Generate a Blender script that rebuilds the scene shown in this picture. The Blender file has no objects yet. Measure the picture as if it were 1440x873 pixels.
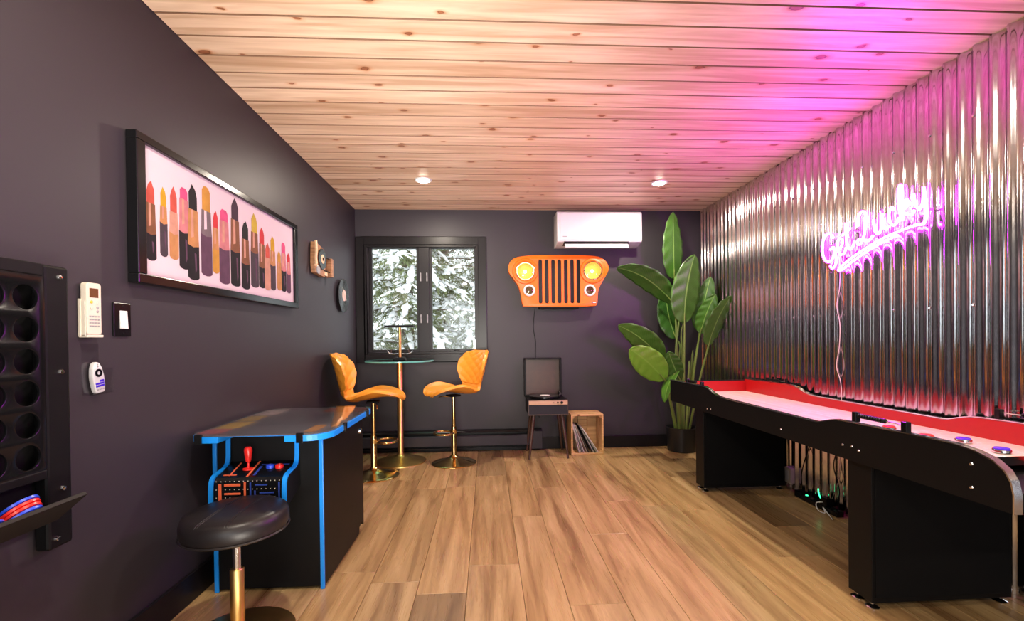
import bpy, bmesh, math, random
from mathutils import Vector, Matrix

random.seed(11)
PI = math.pi
scene = bpy.context.scene
COL = scene.collection

# ------------------------------------------------------------------ camera
cam_d = bpy.data.cameras.new('camera')
cam = bpy.data.objects.new('camera', cam_d)
COL.objects.link(cam)
R_ = Vector((0.9984751, -0.05406874, -0.0111376))
U_ = Vector((0.01154341, 0.00719881, 0.99990746))
F_ = Vector((0.05398356, 0.99851127, -0.00781197))
M4 = Matrix.Identity(4)
for i in range(3):
    M4[i][0] = R_[i]; M4[i][1] = U_[i]; M4[i][2] = -F_[i]
M4[0][3], M4[1][3], M4[2][3] = 1.30944, 0.0, 1.12679
cam.matrix_world = M4
cam_d.sensor_width = 36.0
cam_d.lens = 16.0
cam_d.shift_y = (481.859 - 436.5) / 1440.0
cam_d.clip_start = 0.02
scene.camera = cam

# ------------------------------------------------------------------ world, light, exposure
W, D, H, FRONT = 3.5497, 4.6384, 2.44, -2.2
world = bpy.data.worlds.new('overcast_sky')
scene.world = world
world.use_nodes = True
bg = world.node_tree.nodes['Background']
bg.inputs['Color'].default_value = (0.90, 0.96, 1.0, 1)
bg.inputs['Strength'].default_value = 3.0

def area_light(name, loc, target, size, size_y, power, color, parent=None, shape='RECTANGLE', spread=None):
    l = bpy.data.lights.new(name, 'AREA')
    l.shape = shape; l.size = size
    if shape in ('RECTANGLE', 'ELLIPSE'): l.size_y = size_y
    l.energy = power; l.color = color
    if spread: l.spread = spread
    o = bpy.data.objects.new(name, l); COL.objects.link(o)
    o.location = loc
    o.rotation_euler = (Vector(target) - Vector(loc)).to_track_quat('-Z', 'Y').to_euler()
    if parent: o.parent = parent
    return o

# added fill light in a made-up doorway behind the camera
area_light('added_rear_fill', (1.3, FRONT - 0.05, 1.15), (1.3, 3.0, 1.35), 2.2, 1.9, 16, (1.0, 0.93, 0.88))
# two added fill lights, out of view, aimed up to brighten the ceiling
area_light('added_ceiling_fill', (1.15, 0.75, 0.12), (1.0, 2.6, 2.44), 0.5, 0.5, 21, (1.0, 0.92, 0.81), spread=math.radians(120))
area_light('second_added_ceiling_fill', (1.25, -0.7, 0.9), (0.85, 4.0, 2.44), 0.5, 0.5, 21, (1.0, 0.92, 0.82), spread=math.radians(58))

scene.view_settings.view_transform = 'Standard'
scene.view_settings.look = 'None'
scene.view_settings.gamma = 1
scene.view_settings.use_curve_mapping = False
scene.view_settings.exposure = 0.05

# ------------------------------------------------------------------ materials
class NT:
    def __init__(self, name):
        self.m = bpy.data.materials.new(name); self.m.use_nodes = True
        self.t = self.m.node_tree
        self.b = self.t.nodes['Principled BSDF']
    def n(self, typ, **kw):
        nd = self.t.nodes.new(typ)
        for k, v in kw.items():
            if k.startswith('i_'):
                nd.inputs[k[2:].replace('_', ' ')].default_value = v
            else: setattr(nd, k, v)
        return nd
    def l(self, a, b): self.t.links.new(a, b)
    def math(self, op, a, b=None, c=None, clamp=False):
        nd = self.t.nodes.new('ShaderNodeMath'); nd.operation = op; nd.use_clamp = clamp
        for i, v in enumerate((a, b, c)):
            if v is None: continue
            if isinstance(v, (int, float)): nd.inputs[i].default_value = v
            else: self.l(v, nd.inputs[i])
        return nd.outputs[0]
    def mix(self, f, a, b, blend='MIX'):
        nd = self.t.nodes.new('ShaderNodeMix'); nd.data_type = 'RGBA'; nd.blend_type = blend
        for s, v in ((nd.inputs[0], f), (nd.inputs[6], a), (nd.inputs[7], b)):
            if isinstance(v, (int, float)): s.default_value = v
            elif isinstance(v, tuple): s.default_value = v if len(v) == 4 else (*v, 1)
            else: self.l(v, s)
        return nd.outputs[2]
    def ramp(self, f, stops):
        nd = self.t.nodes.new('ShaderNodeValToRGB'); cr = nd.color_ramp
        while len(cr.elements) < len(stops): cr.elements.new(0.5)
        for e, (p, c) in zip(cr.elements, stops):
            e.position = p; e.color = (*c, 1) if len(c) == 3 else c
        self.l(f, nd.inputs[0]); return nd.outputs[0]
    def bump(self, h, strength=0.2, dist=0.002):
        nd = self.n('ShaderNodeBump', i_Strength=strength, i_Distance=dist)
        self.l(h, nd.inputs['Height']); self.l(nd.outputs[0], self.b.inputs['Normal'])
    def objvec(self, scale, rnd=40.0):
        tc = self.n('ShaderNodeTexCoord'); oi = self.n('ShaderNodeObjectInfo')
        mp = self.n('ShaderNodeVectorMath', operation='MULTIPLY'); mp.inputs[1].default_value = scale
        self.l(tc.outputs['Object'], mp.inputs[0])
        ad = self.n('ShaderNodeVectorMath', operation='ADD')
        self.l(mp.outputs[0], ad.inputs[0])
        r = self.math('MULTIPLY', oi.outputs['Random'], rnd)
        cb = self.n('ShaderNodeCombineXYZ')
        for i in range(3): self.l(r, cb.inputs[i])
        self.l(cb.outputs[0], ad.inputs[1])
        return ad.outputs[0], oi.outputs['Random']

def setp(b, color=None, rough=None, metal=None, coat=None, spec=None):
    if color is not None: b.inputs['Base Color'].default_value = (*color, 1)
    if rough is not None: b.inputs['Roughness'].default_value = rough
    if metal is not None: b.inputs['Metallic'].default_value = metal
    if coat is not None: b.inputs['Coat Weight'].default_value = coat
    if spec is not None: b.inputs['Specular IOR Level'].default_value = spec

def plain(name, color, rough=0.5, metal=0.0, coat=0.0, noise=0.06, scale=30.0, spec=0.5, bump=0.0, rv=0.04):
    """principled with a fine procedural colour / roughness variation"""
    k = NT(name); setp(k.b, color, rough, metal, coat, spec)
    tc = k.n('ShaderNodeTexCoord')
    nz = k.n('ShaderNodeTexNoise', i_Scale=scale, i_Detail=4.0)
    k.l(tc.outputs['Object'], nz.inputs['Vector'])
    lo = tuple(max(0, c * (1 - noise)) for c in color); hi = tuple(min(1, c * (1 + noise)) for c in color)
    k.l(k.mix(nz.outputs['Fac'], lo, hi), k.b.inputs['Base Color'])
    k.l(k.math('MULTIPLY_ADD', nz.outputs['Fac'], rv, max(0.02, rough - rv / 2)), k.b.inputs['Roughness'])
    if bump: k.bump(nz.outputs['Fac'], bump, 0.001)
    return k.m

def emit(name, color, strength):
    k = NT(name); setp(k.b, (0.02, 0.02, 0.02), 0.4)
    k.b.inputs['Emission Color'].default_value = (*color, 1)
    k.b.inputs['Emission Strength'].default_value = strength
    return k.m

MAT = {}
MAT['wall'] = plain('dark_plum_paint', (0.025, 0.0205, 0.0265), 0.48, spec=0.36, noise=0.05, scale=60, bump=0.08)
MAT['wall_front'] = plain('pale_plaster', (0.5, 0.47, 0.45), 0.7)
MAT['trim'] = plain('satin_black_trim', (0.008, 0.007, 0.008), 0.32, noise=0.05, spec=0.22)
MAT['vinyl_frame'] = plain('black_window_frame', (0.010, 0.009, 0.011), 0.35, spec=0.25)
MAT['black_lam'] = plain('black_laminate', (0.004, 0.004, 0.0045), 0.45, noise=0.15, spec=0.16)
MAT['black_matte'] = plain('matte_black', (0.004, 0.004, 0.0045), 0.6, spec=0.12)
MAT['black_gloss'] = plain('gloss_black_plastic', (0.004, 0.004, 0.005), 0.2, spec=0.3)
MAT['gold'] = plain('polished_gold', (0.80, 0.56, 0.22), 0.16, metal=1.0, noise=0.05)
MAT['brass'] = plain('brushed_brass', (0.78, 0.50, 0.17), 0.33, metal=1.0, noise=0.07)
MAT['reflector'] = plain('amber_reflector', (0.60, 0.38, 0.17), 0.6)
MAT['chrome'] = plain('chrome', (0.72, 0.72, 0.74), 0.12, metal=1.0)
MAT['white_plastic'] = plain('white_plastic', (0.60, 0.60, 0.615), 0.35, noise=0.02)
MAT['cream_plastic'] = plain('cream_plastic', (0.58, 0.53, 0.45), 0.4, noise=0.02)
MAT['grey_plastic'] = plain('grey_plastic', (0.25, 0.25, 0.26), 0.45)
MAT['blue_trim'] = plain('bright_blue_edging', (0.005, 0.22, 0.72), 0.35, noise=0.03)
MAT['red_paint'] = plain('red_painted_rail', (0.42, 0.004, 0.006), 0.38, noise=0.08)
MAT['red_plastic'] = plain('red_plastic', (0.75, 0.02, 0.015), 0.3)
MAT['blue_plastic'] = plain('blue_plastic', (0.02, 0.07, 0.65), 0.3)
MAT['purple_cap'] = plain('violet_blue_cap', (0.06, 0.02, 0.62), 0.25)
MAT['orange_paint'] = plain('orange_enamel', (0.80, 0.14, 0.006), 0.38, spec=0.35, noise=0.06)
MAT['pot'] = plain('black_pot', (0.008, 0.008, 0.009), 0.35)
MAT['soil'] = plain('dark_soil', (0.02, 0.014, 0.01), 0.9, noise=0.5, scale=80, bump=0.6)
MAT['stem'] = plain('green_stem', (0.16, 0.24, 0.05), 0.4, noise=0.15)
MAT['leather'] = plain('black_leather', (0.010, 0.008, 0.009), 0.38, spec=0.35, noise=0.2, scale=180, bump=0.25)
MAT['bark'] = plain('spruce_bark', (0.13, 0.10, 0.075), 0.9, noise=0.4, scale=12, bump=0.5)
MAT['snow'] = plain('snow', (0.88, 0.90, 0.93), 0.7, noise=0.03, scale=8)
MAT['dark_wood'] = plain('dark_walnut', (0.050, 0.022, 0.014), 0.42, noise=0.3, scale=25)
MAT['warm_white'] = emit('downlight_glow', (1.0, 0.86, 0.70), 50.0)
MAT['headlamp'] = emit('headlight_bulb_glow', (1.0, 0.64, 0.24), 24.0)
MAT['led_green'] = emit('green_led', (0.05, 1.0, 0.35), 3.0)
MAT['neon'] = emit('violet_neon_tube', (0.86, 0.014, 1.0), 132.0)

def mat_orange_leather():
    k = NT('orange_leatherette'); setp(k.b, (0.78, 0.27, 0.03), 0.36, coat=0.15)
    tc = k.n('ShaderNodeTexCoord'); nz = k.n('ShaderNodeTexNoise', i_Scale=220.0, i_Detail=3.0)
    k.l(tc.outputs['Object'], nz.inputs['Vector'])
    k.l(k.mix(nz.outputs['Fac'], (0.66, 0.235, 0.018), (0.78, 0.32, 0.035)), k.b.inputs['Base Color'])
    k.bump(nz.outputs['Fac'], 0.15, 0.0008); return k.m
MAT['orange_leather'] = mat_orange_leather()

def mat_floor():
    k = NT('oak_plank'); v, rnd = k.objvec((14.0, 1.1, 14.0))
    n1 = k.n('ShaderNodeTexNoise', i_Scale=1.0, i_Detail=6.0, i_Roughness=0.6, i_Distortion=0.5); k.l(v, n1.inputs['Vector'])
    v2, _ = k.objvec((120.0, 3.0, 60.0)); n2 = k.n('ShaderNodeTexNoise', i_Scale=1.0, i_Detail=4.0); k.l(v2, n2.inputs['Vector'])
    v3, _ = k.objvec((9.0, 0.9, 5.0)); wv = k.n('ShaderNodeTexNoise', i_Scale=1.2, i_Detail=2.0, i_Distortion=1.2); k.l(v3, wv.inputs['Vector'])
    rings = k.math('FRACT', k.math('MULTIPLY', wv.outputs['Fac'], 9.0))
    base = k.ramp(n1.outputs['Fac'], [(0.30, (0.17, 0.095, 0.038)), (0.5, (0.385, 0.262, 0.116)), (0.72, (0.54, 0.39, 0.195))])
    fine = k.mix(k.math('MULTIPLY', n2.outputs['Fac'], 0.42), base, (0.20, 0.11, 0.05))
    ring = k.mix(k.math('MULTIPLY', k.math('GREATER_THAN', rings, 0.86), 0.16), fine, (0.16, 0.085, 0.045))
    tint = k.ramp(rnd, [(0.0, (0.48, 0.45, 0.44)), (0.16, (0.70, 0.67, 0.65)), (0.34, (0.94, 0.90, 0.84)), (0.62, (1.06, 1.0, 0.95)), (1.0, (0.98, 1.0, 1.03))])
    c = k.mix(1.0, ring, tint, 'MULTIPLY')
    k.l(c, k.b.inputs['Base Color'])
    k.l(k.math('MULTIPLY_ADD', n2.outputs['Fac'], 0.14, 0.22), k.b.inputs['Roughness'])
    k.bump(n2.outputs['Fac'], 0.12, 0.0008); return k.m
MAT['floor'] = mat_floor()

def mat_pine(name='knotty_pine', lo=(0.58, 0.39, 0.25), hi=(0.86, 0.66, 0.48), sc=1.0, knots=True):
    k = NT(name); v, rnd = k.objvec((1.3 * sc, 22.0 * sc, 22.0 * sc))
    n1 = k.n('ShaderNodeTexNoise', i_Scale=1.0, i_Detail=5.0, i_Roughness=0.55, i_Distortion=0.6); k.l(v, n1.inputs['Vector'])
    base = k.ramp(n1.outputs['Fac'], [(0.36, lo), (0.64, hi)])
    tint = k.ramp(rnd, [(0.0, (0.84, 0.79, 0.74)), (0.5, (0.98, 0.97, 0.97)), (1.0, (1.08, 1.06, 1.05))])
    c = k.mix(1.0, base, tint, 'MULTIPLY')
    if knots:
        v2, _ = k.objvec((2.5 * sc, 4.6 * sc, 0.0), 31.0)
        wob = k.n('ShaderNodeTexNoise', i_Scale=7.0, i_Detail=2.0); k.l(v2, wob.inputs['Vector'])
        sub = k.n('ShaderNodeVectorMath', operation='MULTIPLY_ADD'); sub.inputs[1].default_value = (0.10, 0.10, 0.0)
        k.l(wob.outputs['Color'], sub.inputs[0]); k.l(v2, sub.inputs[2])
        vo = k.n('ShaderNodeTexVoronoi', i_Scale=1.0, voronoi_dimensions='2D', i_Randomness=1.0); k.l(sub.outputs[0], vo.inputs['Vector'])
        sep = k.n('ShaderNodeSeparateColor'); k.l(vo.outputs['Color'], sep.inputs[0])
        size = k.math('MULTIPLY_ADD', sep.outputs[0], 0.058, 0.010)
        q = k.math('DIVIDE', vo.outputs['Distance'], size)
        kn = k.ramp(k.math('MULTIPLY', q, 0.4), [(0.0, (0.42, 0.22, 0.14)), (0.24, (0.46, 0.25, 0.16)), (0.34, (0.18, 0.08, 0.05)), (0.42, (0.70, 0.48, 0.34)), (0.62, (0.90, 0.80, 0.72)), (1.0, (1, 1, 1))])
        c = k.mix(1.0, c, kn, 'MULTIPLY')
    k.l(c, k.b.inputs['Base Color']); setp(k.b, None, 0.42)
    k.bump(n1.outputs['Fac'], 0.08, 0.001); return k.m
MAT['pine'] = mat_pine()
MAT['pine_groove_shade'] = plain('painted_groove_shade', (0.17, 0.085, 0.045), 0.6)  # shade of the board grooves, painted in as a darker brown
MAT['crate_wood'] = mat_pine('crate_pine', (0.42, 0.24, 0.09), (0.62, 0.38, 0.16), 2.5)
MAT['slab_wood'] = mat_pine('live_edge_slab', (0.17, 0.07, 0.03), (0.32, 0.16, 0.075), 3.0, False)
MAT['light_wood'] = mat_pine('light_beech', (0.50, 0.31, 0.18), (0.60, 0.40, 0.25), 3.0, False)

def mat_galv():
    k = NT('galvanised_steel'); setp(k.b, (0.60, 0.59, 0.60), 0.2, 1.0)
    tc = k.n('ShaderNodeTexCoord')
    mp = k.n('ShaderNodeVectorMath', operation='MULTIPLY'); mp.inputs[1].default_value = (40, 40, 26); k.l(tc.outputs['Object'], mp.inputs[0])
    vo = k.n('ShaderNodeTexVoronoi', i_Scale=1.0); k.l(mp.outputs[0], vo.inputs['Vector'])
    nz = k.n('ShaderNodeTexNoise', i_Scale=2.0, i_Detail=4.0); k.l(tc.outputs['Object'], nz.inputs['Vector'])
    sep = k.n('ShaderNodeSeparateColor'); k.l(vo.outputs['Color'], sep.inputs[0])
    k.l(k.mix(sep.outputs[0], (0.52, 0.51, 0.53), (0.60, 0.59, 0.61)), k.b.inputs['Base Color'])
    r1 = k.math('MULTIPLY_ADD', nz.outputs['Fac'], 0.06, 0.075)
    k.l(k.math('MULTIPLY_ADD', sep.outputs[1], 0.03, r1), k.b.inputs['Roughness'])
    return k.m
MAT['galv'] = mat_galv()

def mat_glass(name, tint=(1, 1, 1), refl=1.0):
    k = NT(name)
    for nd in list(k.t.nodes):
        if nd.type != 'OUTPUT_MATERIAL': k.t.nodes.remove(nd)
    out = k.t.nodes['Material Output']
    tr = k.n('ShaderNodeBsdfTransparent'); tr.inputs[0].default_value = (*tint, 1)
    gl = k.n('ShaderNodeBsdfGlossy', i_Roughness=0.02)
    ge = k.n('ShaderNodeNewGeometry'); dt = k.n('ShaderNodeVectorMath', operation='DOT_PRODUCT')
    k.l(ge.outputs['Normal'], dt.inputs[0]); k.l(ge.outputs['Incoming'], dt.inputs[1])
    om = k.math('SUBTRACT', 1.0, k.math('ABSOLUTE', dt.outputs['Value']), None, True)
    fr = k.math('MULTIPLY_ADD', k.math('POWER', om, 5.0), 0.96, 0.04)
    mx = k.n('ShaderNodeMixShader')
    k.l(k.math('MULTIPLY', fr, refl), mx.inputs[0]); k.l(tr.outputs[0], mx.inputs[1]); k.l(gl.outputs[0], mx.inputs[2])
    k.l(mx.outputs[0], out.inputs[0]); return k.m
MAT['pane'] = mat_glass('window_glass', (0.97, 0.98, 0.97))
MAT['table_glass'] = mat_glass('table_glass', (0.48, 0.70, 0.66), 2.0)
MAT['glass_edge'] = plain('green_glass_edge', (0.10, 0.32, 0.29), 0.15)
MAT['acrylic'] = mat_glass('clear_acrylic', (0.985, 0.985, 0.99))
MAT['lens'] = mat_glass('headlight_lens', (1.0, 0.92, 0.75), 0.8)

def mat_leaf():
    k = NT('glossy_leaf'); setp(k.b, None, 0.34)
    uv = k.n('ShaderNodeUVMap'); sp = k.n('ShaderNodeSeparateXYZ'); k.l(uv.outputs[0], sp.inputs[0])
    oi = k.n('ShaderNodeObjectInfo')
    ab = k.math('ABSOLUTE', k.math('SUBTRACT', sp.outputs[1], 0.5))
    ph = k.math('SUBTRACT', k.math('MULTIPLY', sp.outputs[0], 150.0), k.math('MULTIPLY', ab, 70.0))
    veins = k.math('MULTIPLY_ADD', k.math('SINE', ph), 0.5, 0.5)
    tc = k.n('ShaderNodeTexCoord'); nz = k.n('ShaderNodeTexNoise', i_Scale=6.0, i_Detail=3.0); k.l(tc.outputs['Object'], nz.inputs['Vector'])
    c1 = k.ramp(nz.outputs['Fac'], [(0.3, (0.012, 0.052, 0.008)), (0.7, (0.030, 0.10, 0.013))])
    c2 = k.mix(k.math('MULTIPLY', veins, 0.30), c1, (0.055, 0.16, 0.022))
    mid = k.math('LESS_THAN', ab, 0.022)
    c3 = k.mix(mid, c2, (0.16, 0.30, 0.07))
    attr = k.n('ShaderNodeAttribute', attribute_type='OBJECT', attribute_name='tone')
    c4 = k.mix(attr.outputs['Fac'], c3, (0.17, 0.40, 0.03))
    k.l(c4, k.b.inputs['Base Color'])
    k.bump(veins, 0.25, 0.001)
    k.b.inputs['Subsurface Weight'].default_value = 0.0
    return k.m
MAT['leaf'] = mat_leaf()

def mat_needles():
    k = NT('spruce_needles'); setp(k.b, None, 0.7)
    tc = k.n('ShaderNodeTexCoord'); nz = k.n('ShaderNodeTexNoise', i_Scale=3.0, i_Detail=3.0); k.l(tc.outputs['Object'], nz.inputs['Vector'])
    k.l(k.ramp(nz.outputs['Fac'], [(0.35, (0.10, 0.125, 0.045)), (0.62, (0.20, 0.24, 0.10)), (0.8, (0.33, 0.28, 0.16))]), k.b.inputs['Base Color'])
    return k.m
MAT['needles'] = mat_needles()

def mat_playfield():
    k = NT('waxed_maple'); setp(k.b, None, 0.3)
    v, _ = k.objvec((30.0, 1.5, 10.0)); n1 = k.n('ShaderNodeTexNoise', i_Scale=1.0, i_Detail=4.0); k.l(v, n1.inputs['Vector'])
    v2, _ = k.objvec((24.0, 14.0, 1.0)); n2 = k.n('ShaderNodeTexNoise', i_Scale=1.5, i_Detail=6.0, i_Roughness=0.7); k.l(v2, n2.inputs['Vector'])
    c = k.ramp(n1.outputs['Fac'], [(0.3, (0.62, 0.47, 0.36)), (0.7, (0.76, 0.62, 0.50))])
    c = k.mix(k.math('MULTIPLY', k.math('GREATER_THAN', n2.outputs['Fac'], 0.58), 0.5), c, (0.84, 0.78, 0.73))
    k.l(c, k.b.inputs['Base Color']); return k.m
MAT['playfield'] = mat_playfield()

def mat_vinyl():
    k = NT('vinyl_record'); setp(k.b, (0.008, 0.008, 0.009), 0.22)
    return k.m
MAT['vinyl'] = mat_vinyl()

_cc = {}
def colmat(c, rough=0.5, metal=0.0):
    key = (tuple(round(x, 3) for x in c), rough, metal)
    if key not in _cc:
        _cc[key] = plain('print_%02d' % len(_cc), c, rough, metal, noise=0.10, scale=18)
    return _cc[key]

# ------------------------------------------------------------------ mesh helpers
def frame_axes(d):
    d = d.normalized()
    a = Vector((0, 0, 1)) if abs(d.z) < 0.95 else Vector((1, 0, 0))
    u = d.cross(a).normalized(); return u, u.cross(d).normalized()

class MB:
    def __init__(self, o=(0, 0, 0)):
        self.v = []; self.f = []; self.mi = []; self.o = Vector(o); self.cur = 0
    def add(self, vs, fs, M=None):
        b = len(self.v)
        for p in vs:
            p = Vector(p)
            if M is not None: p = M @ p
            self.v.append(p - self.o)
        for f in fs:
            self.f.append([b + i for i in f]); self.mi.append(self.cur)
        return self
    def box(self, x0, x1, y0, y1, z0, z1, M=None):
        vs = [(x, y, z) for z in (z0, z1) for y in (y0, y1) for x in (x0, x1)]
        fs = [(0, 2, 3, 1), (4, 5, 7, 6), (0, 1, 5, 4), (2, 6, 7, 3), (0, 4, 6, 2), (1, 3, 7, 5)]
        return self.add(vs, fs, M)
    def tube(self, pts, r, seg=10, closed=False, cap=True):
        pts = [Vector(p) for p in pts]; n = len(pts); rs = r if isinstance(r, (list, tuple)) else [r] * n
        vs = []; fs = []; pu = None
        for i, p in enumerate(pts):
            if closed: d = pts[(i + 1) % n] - pts[i - 1]
            else: d = pts[min(i + 1, n - 1)] - pts[max(i - 1, 0)]
            d = d.normalized()
            if pu is None: u, w = frame_axes(d)
            else:
                u = (pu - d * pu.dot(d))
                u = u.normalized() if u.length > 1e-6 else frame_axes(d)[0]
                w = u.cross(d)
            pu = u
            for k in range(seg):
                a = 2 * PI * k / seg; vs.append(p + u * (math.cos(a) * rs[i]) + w * (math.sin(a) * rs[i]))
        m = n if closed else n - 1
        for i in range(m):
            j = (i + 1) % n
            for k in range(seg):
                k2 = (k + 1) % seg
                fs.append((i * seg + k, i * seg + k2, j * seg + k2, j * seg + k))
        if cap and not closed:
            fs.append(tuple(range(seg - 1, -1, -1))[::-1]); fs.append(tuple((n - 1) * seg + k for k in range(seg))[::-1])
        return self.add(vs, fs)
    def lathe(self, prof, c=(0, 0, 0), seg=40, axis='z', M=None):
        """prof: list of (radius, height)"""
        vs = []; fs = []; c = Vector(c)
        for (r, h) in prof:
            for k in range(seg):
                a = 2 * PI * k / seg; x, y = r * math.cos(a), r * math.sin(a)
                p = {'z': (x, y, h), 'x': (h, x, y), 'y': (x, h, y)}[axis]
                vs.append(c + Vector(p))
        n = len(prof)
        for i in range(n - 1):
            for k in range(seg):
                k2 = (k + 1) % seg
                fs.append((i * seg + k, i * seg + k2, (i + 1) * seg + k2, (i + 1) * seg + k))
        return self.add(vs, fs, M)
    def poly(self, pts):
        return self.add(pts, [tuple(range(len(pts)))])
    def prism(self, pts, axis, a0, a1):
        """pts 2D, extruded along axis from a0 to a1"""
        def P(p, a): return {'x': (a, p[0], p[1]), 'y': (p[0], a, p[1]), 'z': (p[0], p[1], a)}[axis]
        n = len(pts); vs = [P(p, a0) for p in pts] + [P(p, a1) for p in pts]
        fs = [tuple(range(n))[::-1], tuple(range(n, 2 * n))] + [(i, (i + 1) % n, n + (i + 1) % n, n + i) for i in range(n)]
        return self.add(vs, fs)
    def build(self, name, mat, parent=None, smooth=False, bev=0.0, seg=2, kind=None, uv=None):
        me = bpy.data.meshes.new(name)
        me.from_pydata([tuple(p) for p in self.v], [], self.f)
        mats = mat if isinstance(mat, (list, tuple)) else [mat]
        for m in mats: me.materials.append(m)
        if len(mats) > 1:
            for p, i in zip(me.polygons, self.mi): p.material_index = i
        bm = bmesh.new(); bm.from_mesh(me)
        bmesh.ops.remove_doubles(bm, verts=bm.verts, dist=1e-6)
        bmesh.ops.recalc_face_normals(bm, faces=bm.faces)
        if bev > 0:
            ed = [e for e in bm.edges if len(e.link_faces) == 2 and e.calc_face_angle() > 0.6]
            bmesh.ops.bevel(bm, geom=ed, offset=bev, segments=seg, affect='EDGES', profile=0.5, clamp_overlap=True)
        bm.to_mesh(me); bm.free()
        if smooth:
            for p in me.polygons: p.use_smooth = True
            me.set_sharp_from_angle(angle=math.radians(42))
        o = bpy.data.objects.new(name, me); COL.objects.link(o)
        if parent is not None: o.parent = parent
        else: o.location = self.o
        if kind: o['kind'] = kind
        return o

def thing(name, label, cat, loc=(0, 0, 0), rz=0.0, group=None):
    o = bpy.data.objects.new(name, None); COL.objects.link(o)
    o.empty_display_size = 0.05
    o.location = loc; o.rotation_euler = (0, 0, rz)
    o['label'] = label; o['category'] = cat
    if group: o['group'] = group
    return o
def tag(o, label, cat, group=None):
    o['label'] = label; o['category'] = cat
    if group: o['group'] = group
    return o
def struct(o, label=None, cat=None):
    o['kind'] = 'structure'
    if label: o['label'] = label
    if cat: o['category'] = cat
    return o
def dup(o, parent, loc=None, rot=None):
    c = o.copy(); COL.objects.link(c); c.parent = parent
    if loc is not None: c.location = loc
    if rot is not None: c.rotation_euler = rot
    return c

def catmull(pts, n=8, closed=False):
    pts = [Vector(p) for p in pts]; N = len(pts); out = []
    rng = range(N) if closed else range(N - 1)
    for i in rng:
        if closed: a, b, c, d = pts[i - 1], pts[i], pts[(i + 1) % N], pts[(i + 2) % N]
        else: a, b, c, d = pts[max(i - 1, 0)], pts[i], pts[i + 1], pts[min(i + 2, N - 1)]
        for k in range(n):
            t = k / n
            out.append(0.5 * ((2 * b) + (c - a) * t + (2 * a - 5 * b + 4 * c - d) * t * t + (3 * b - a - 3 * c + d) * t ** 3))
    if not closed: out.append(pts[-1])
    return out

def rrect(x0, x1, y0, y1, r, n=6):
    out = []
    for cx, cy, a0 in ((x1 - r, y0 + r, -PI / 2), (x1 - r, y1 - r, 0), (x0 + r, y1 - r, PI / 2), (x0 + r, y0 + r, PI)):
        for k in range(n + 1):
            a = a0 + PI / 2 * k / n; out.append((cx + r * math.cos(a), cy + r * math.sin(a)))
    return out
def circ(cx, cy, r, n=28): return [(cx + r * math.cos(2 * PI * k / n), cy + r * math.sin(2 * PI * k / n)) for k in range(n)]

def plate(name, loops, thick, mat, M, parent=None, bev=0.0, smooth=True):
    """flat plate with holes: loops in 2D, thickness along local z, placed by matrix M"""
    cu = bpy.data.curves.new('tmp', 'CURVE'); cu.dimensions = '2D'; cu.fill_mode = 'BOTH'
    cu.extrude = thick / 2 - bev; cu.bevel_depth = bev; cu.bevel_resolution = 1
    for lp in loops:
        sp = cu.splines.new('POLY'); sp.points.add(len(lp) - 1); sp.use_cyclic_u = True
        for p, q in zip(sp.points, lp): p.co = (q[0], q[1], 0, 1)
    ob = bpy.data.objects.new('tmp', cu); COL.objects.link(ob)
    bpy.context.view_layer.update()
    me = bpy.data.meshes.new_from_object(ob)
    bpy.data.objects.remove(ob); bpy.data.curves.remove(cu)
    me.name = name; me.transform(M); me.materials.clear(); me.materials.append(mat)
    bm = bmesh.new(); bm.from_mesh(me); bmesh.ops.remove_doubles(bm, verts=bm.verts, dist=1e-6)
    bmesh.ops.recalc_face_normals(bm, faces=bm.faces); bm.to_mesh(me); bm.free()
    for p in me.polygons: p.use_smooth = smooth
    if smooth: me.set_sharp_from_angle(angle=math.radians(35))
    o = bpy.data.objects.new(name, me); COL.objects.link(o)
    if parent is not None: o.parent = parent
    return o
def MATX(o, x, y, z):
    """matrix with columns x,y,z axes and origin o"""
    m = Matrix.Identity(4)
    for i in range(3): m[i][0], m[i][1], m[i][2], m[i][3] = x[i], y[i], z[i], o[i]
    return m

# ================================================================== THE SETTING
# ---- floor of separate planks
fl = struct(MB().box(0, W + 0.05, FRONT, D, -0.06, -0.012).build('floor', MAT['black_matte']), 'floor of wide oak planks running to the back wall', 'floor')
edges = [0.0, 0.09, 0.315, 0.53, 0.755, 0.98, 1.205, 1.455, 1.645, 1.885, 2.105, 2.33, 2.555, 2.775, 3.0, 3.22, 3.44, W + 0.02]
fixed = {(5): [0.55, 2.03, 3.5], (6): [0.75, 2.27, 3.75], (7): [1.3, 2.88, 4.2], (8): [0.3, 1.90, 3.42], (9): [1.0, 2.58, 4.1], (10): [0.2, 1.62, 3.1]}
for i in range(len(edges) - 1):
    a, b = edges[i], edges[i + 1]
    if i in fixed:
        js = [FRONT, -0.9] + fixed[i] + [D]
    else:
        y = FRONT + random.uniform(0.3, 1.4); js = [FRONT]
        while y < D - 0.25: js.append(y); y += random.uniform(1.25, 1.6)
        js.append(D)
    for y0, y1 in zip(js[:-1], js[1:]):
        g = 0.0008
        mb = MB(((a + b) / 2, (y0 + y1) / 2, 0)).box(a + g, b - g, y0 + g, y1 - g, -0.012, 0.0)
        o = mb.build('floor_plank', MAT['floor'], None, bev=0.0014, seg=1)
        o.parent = fl

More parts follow.
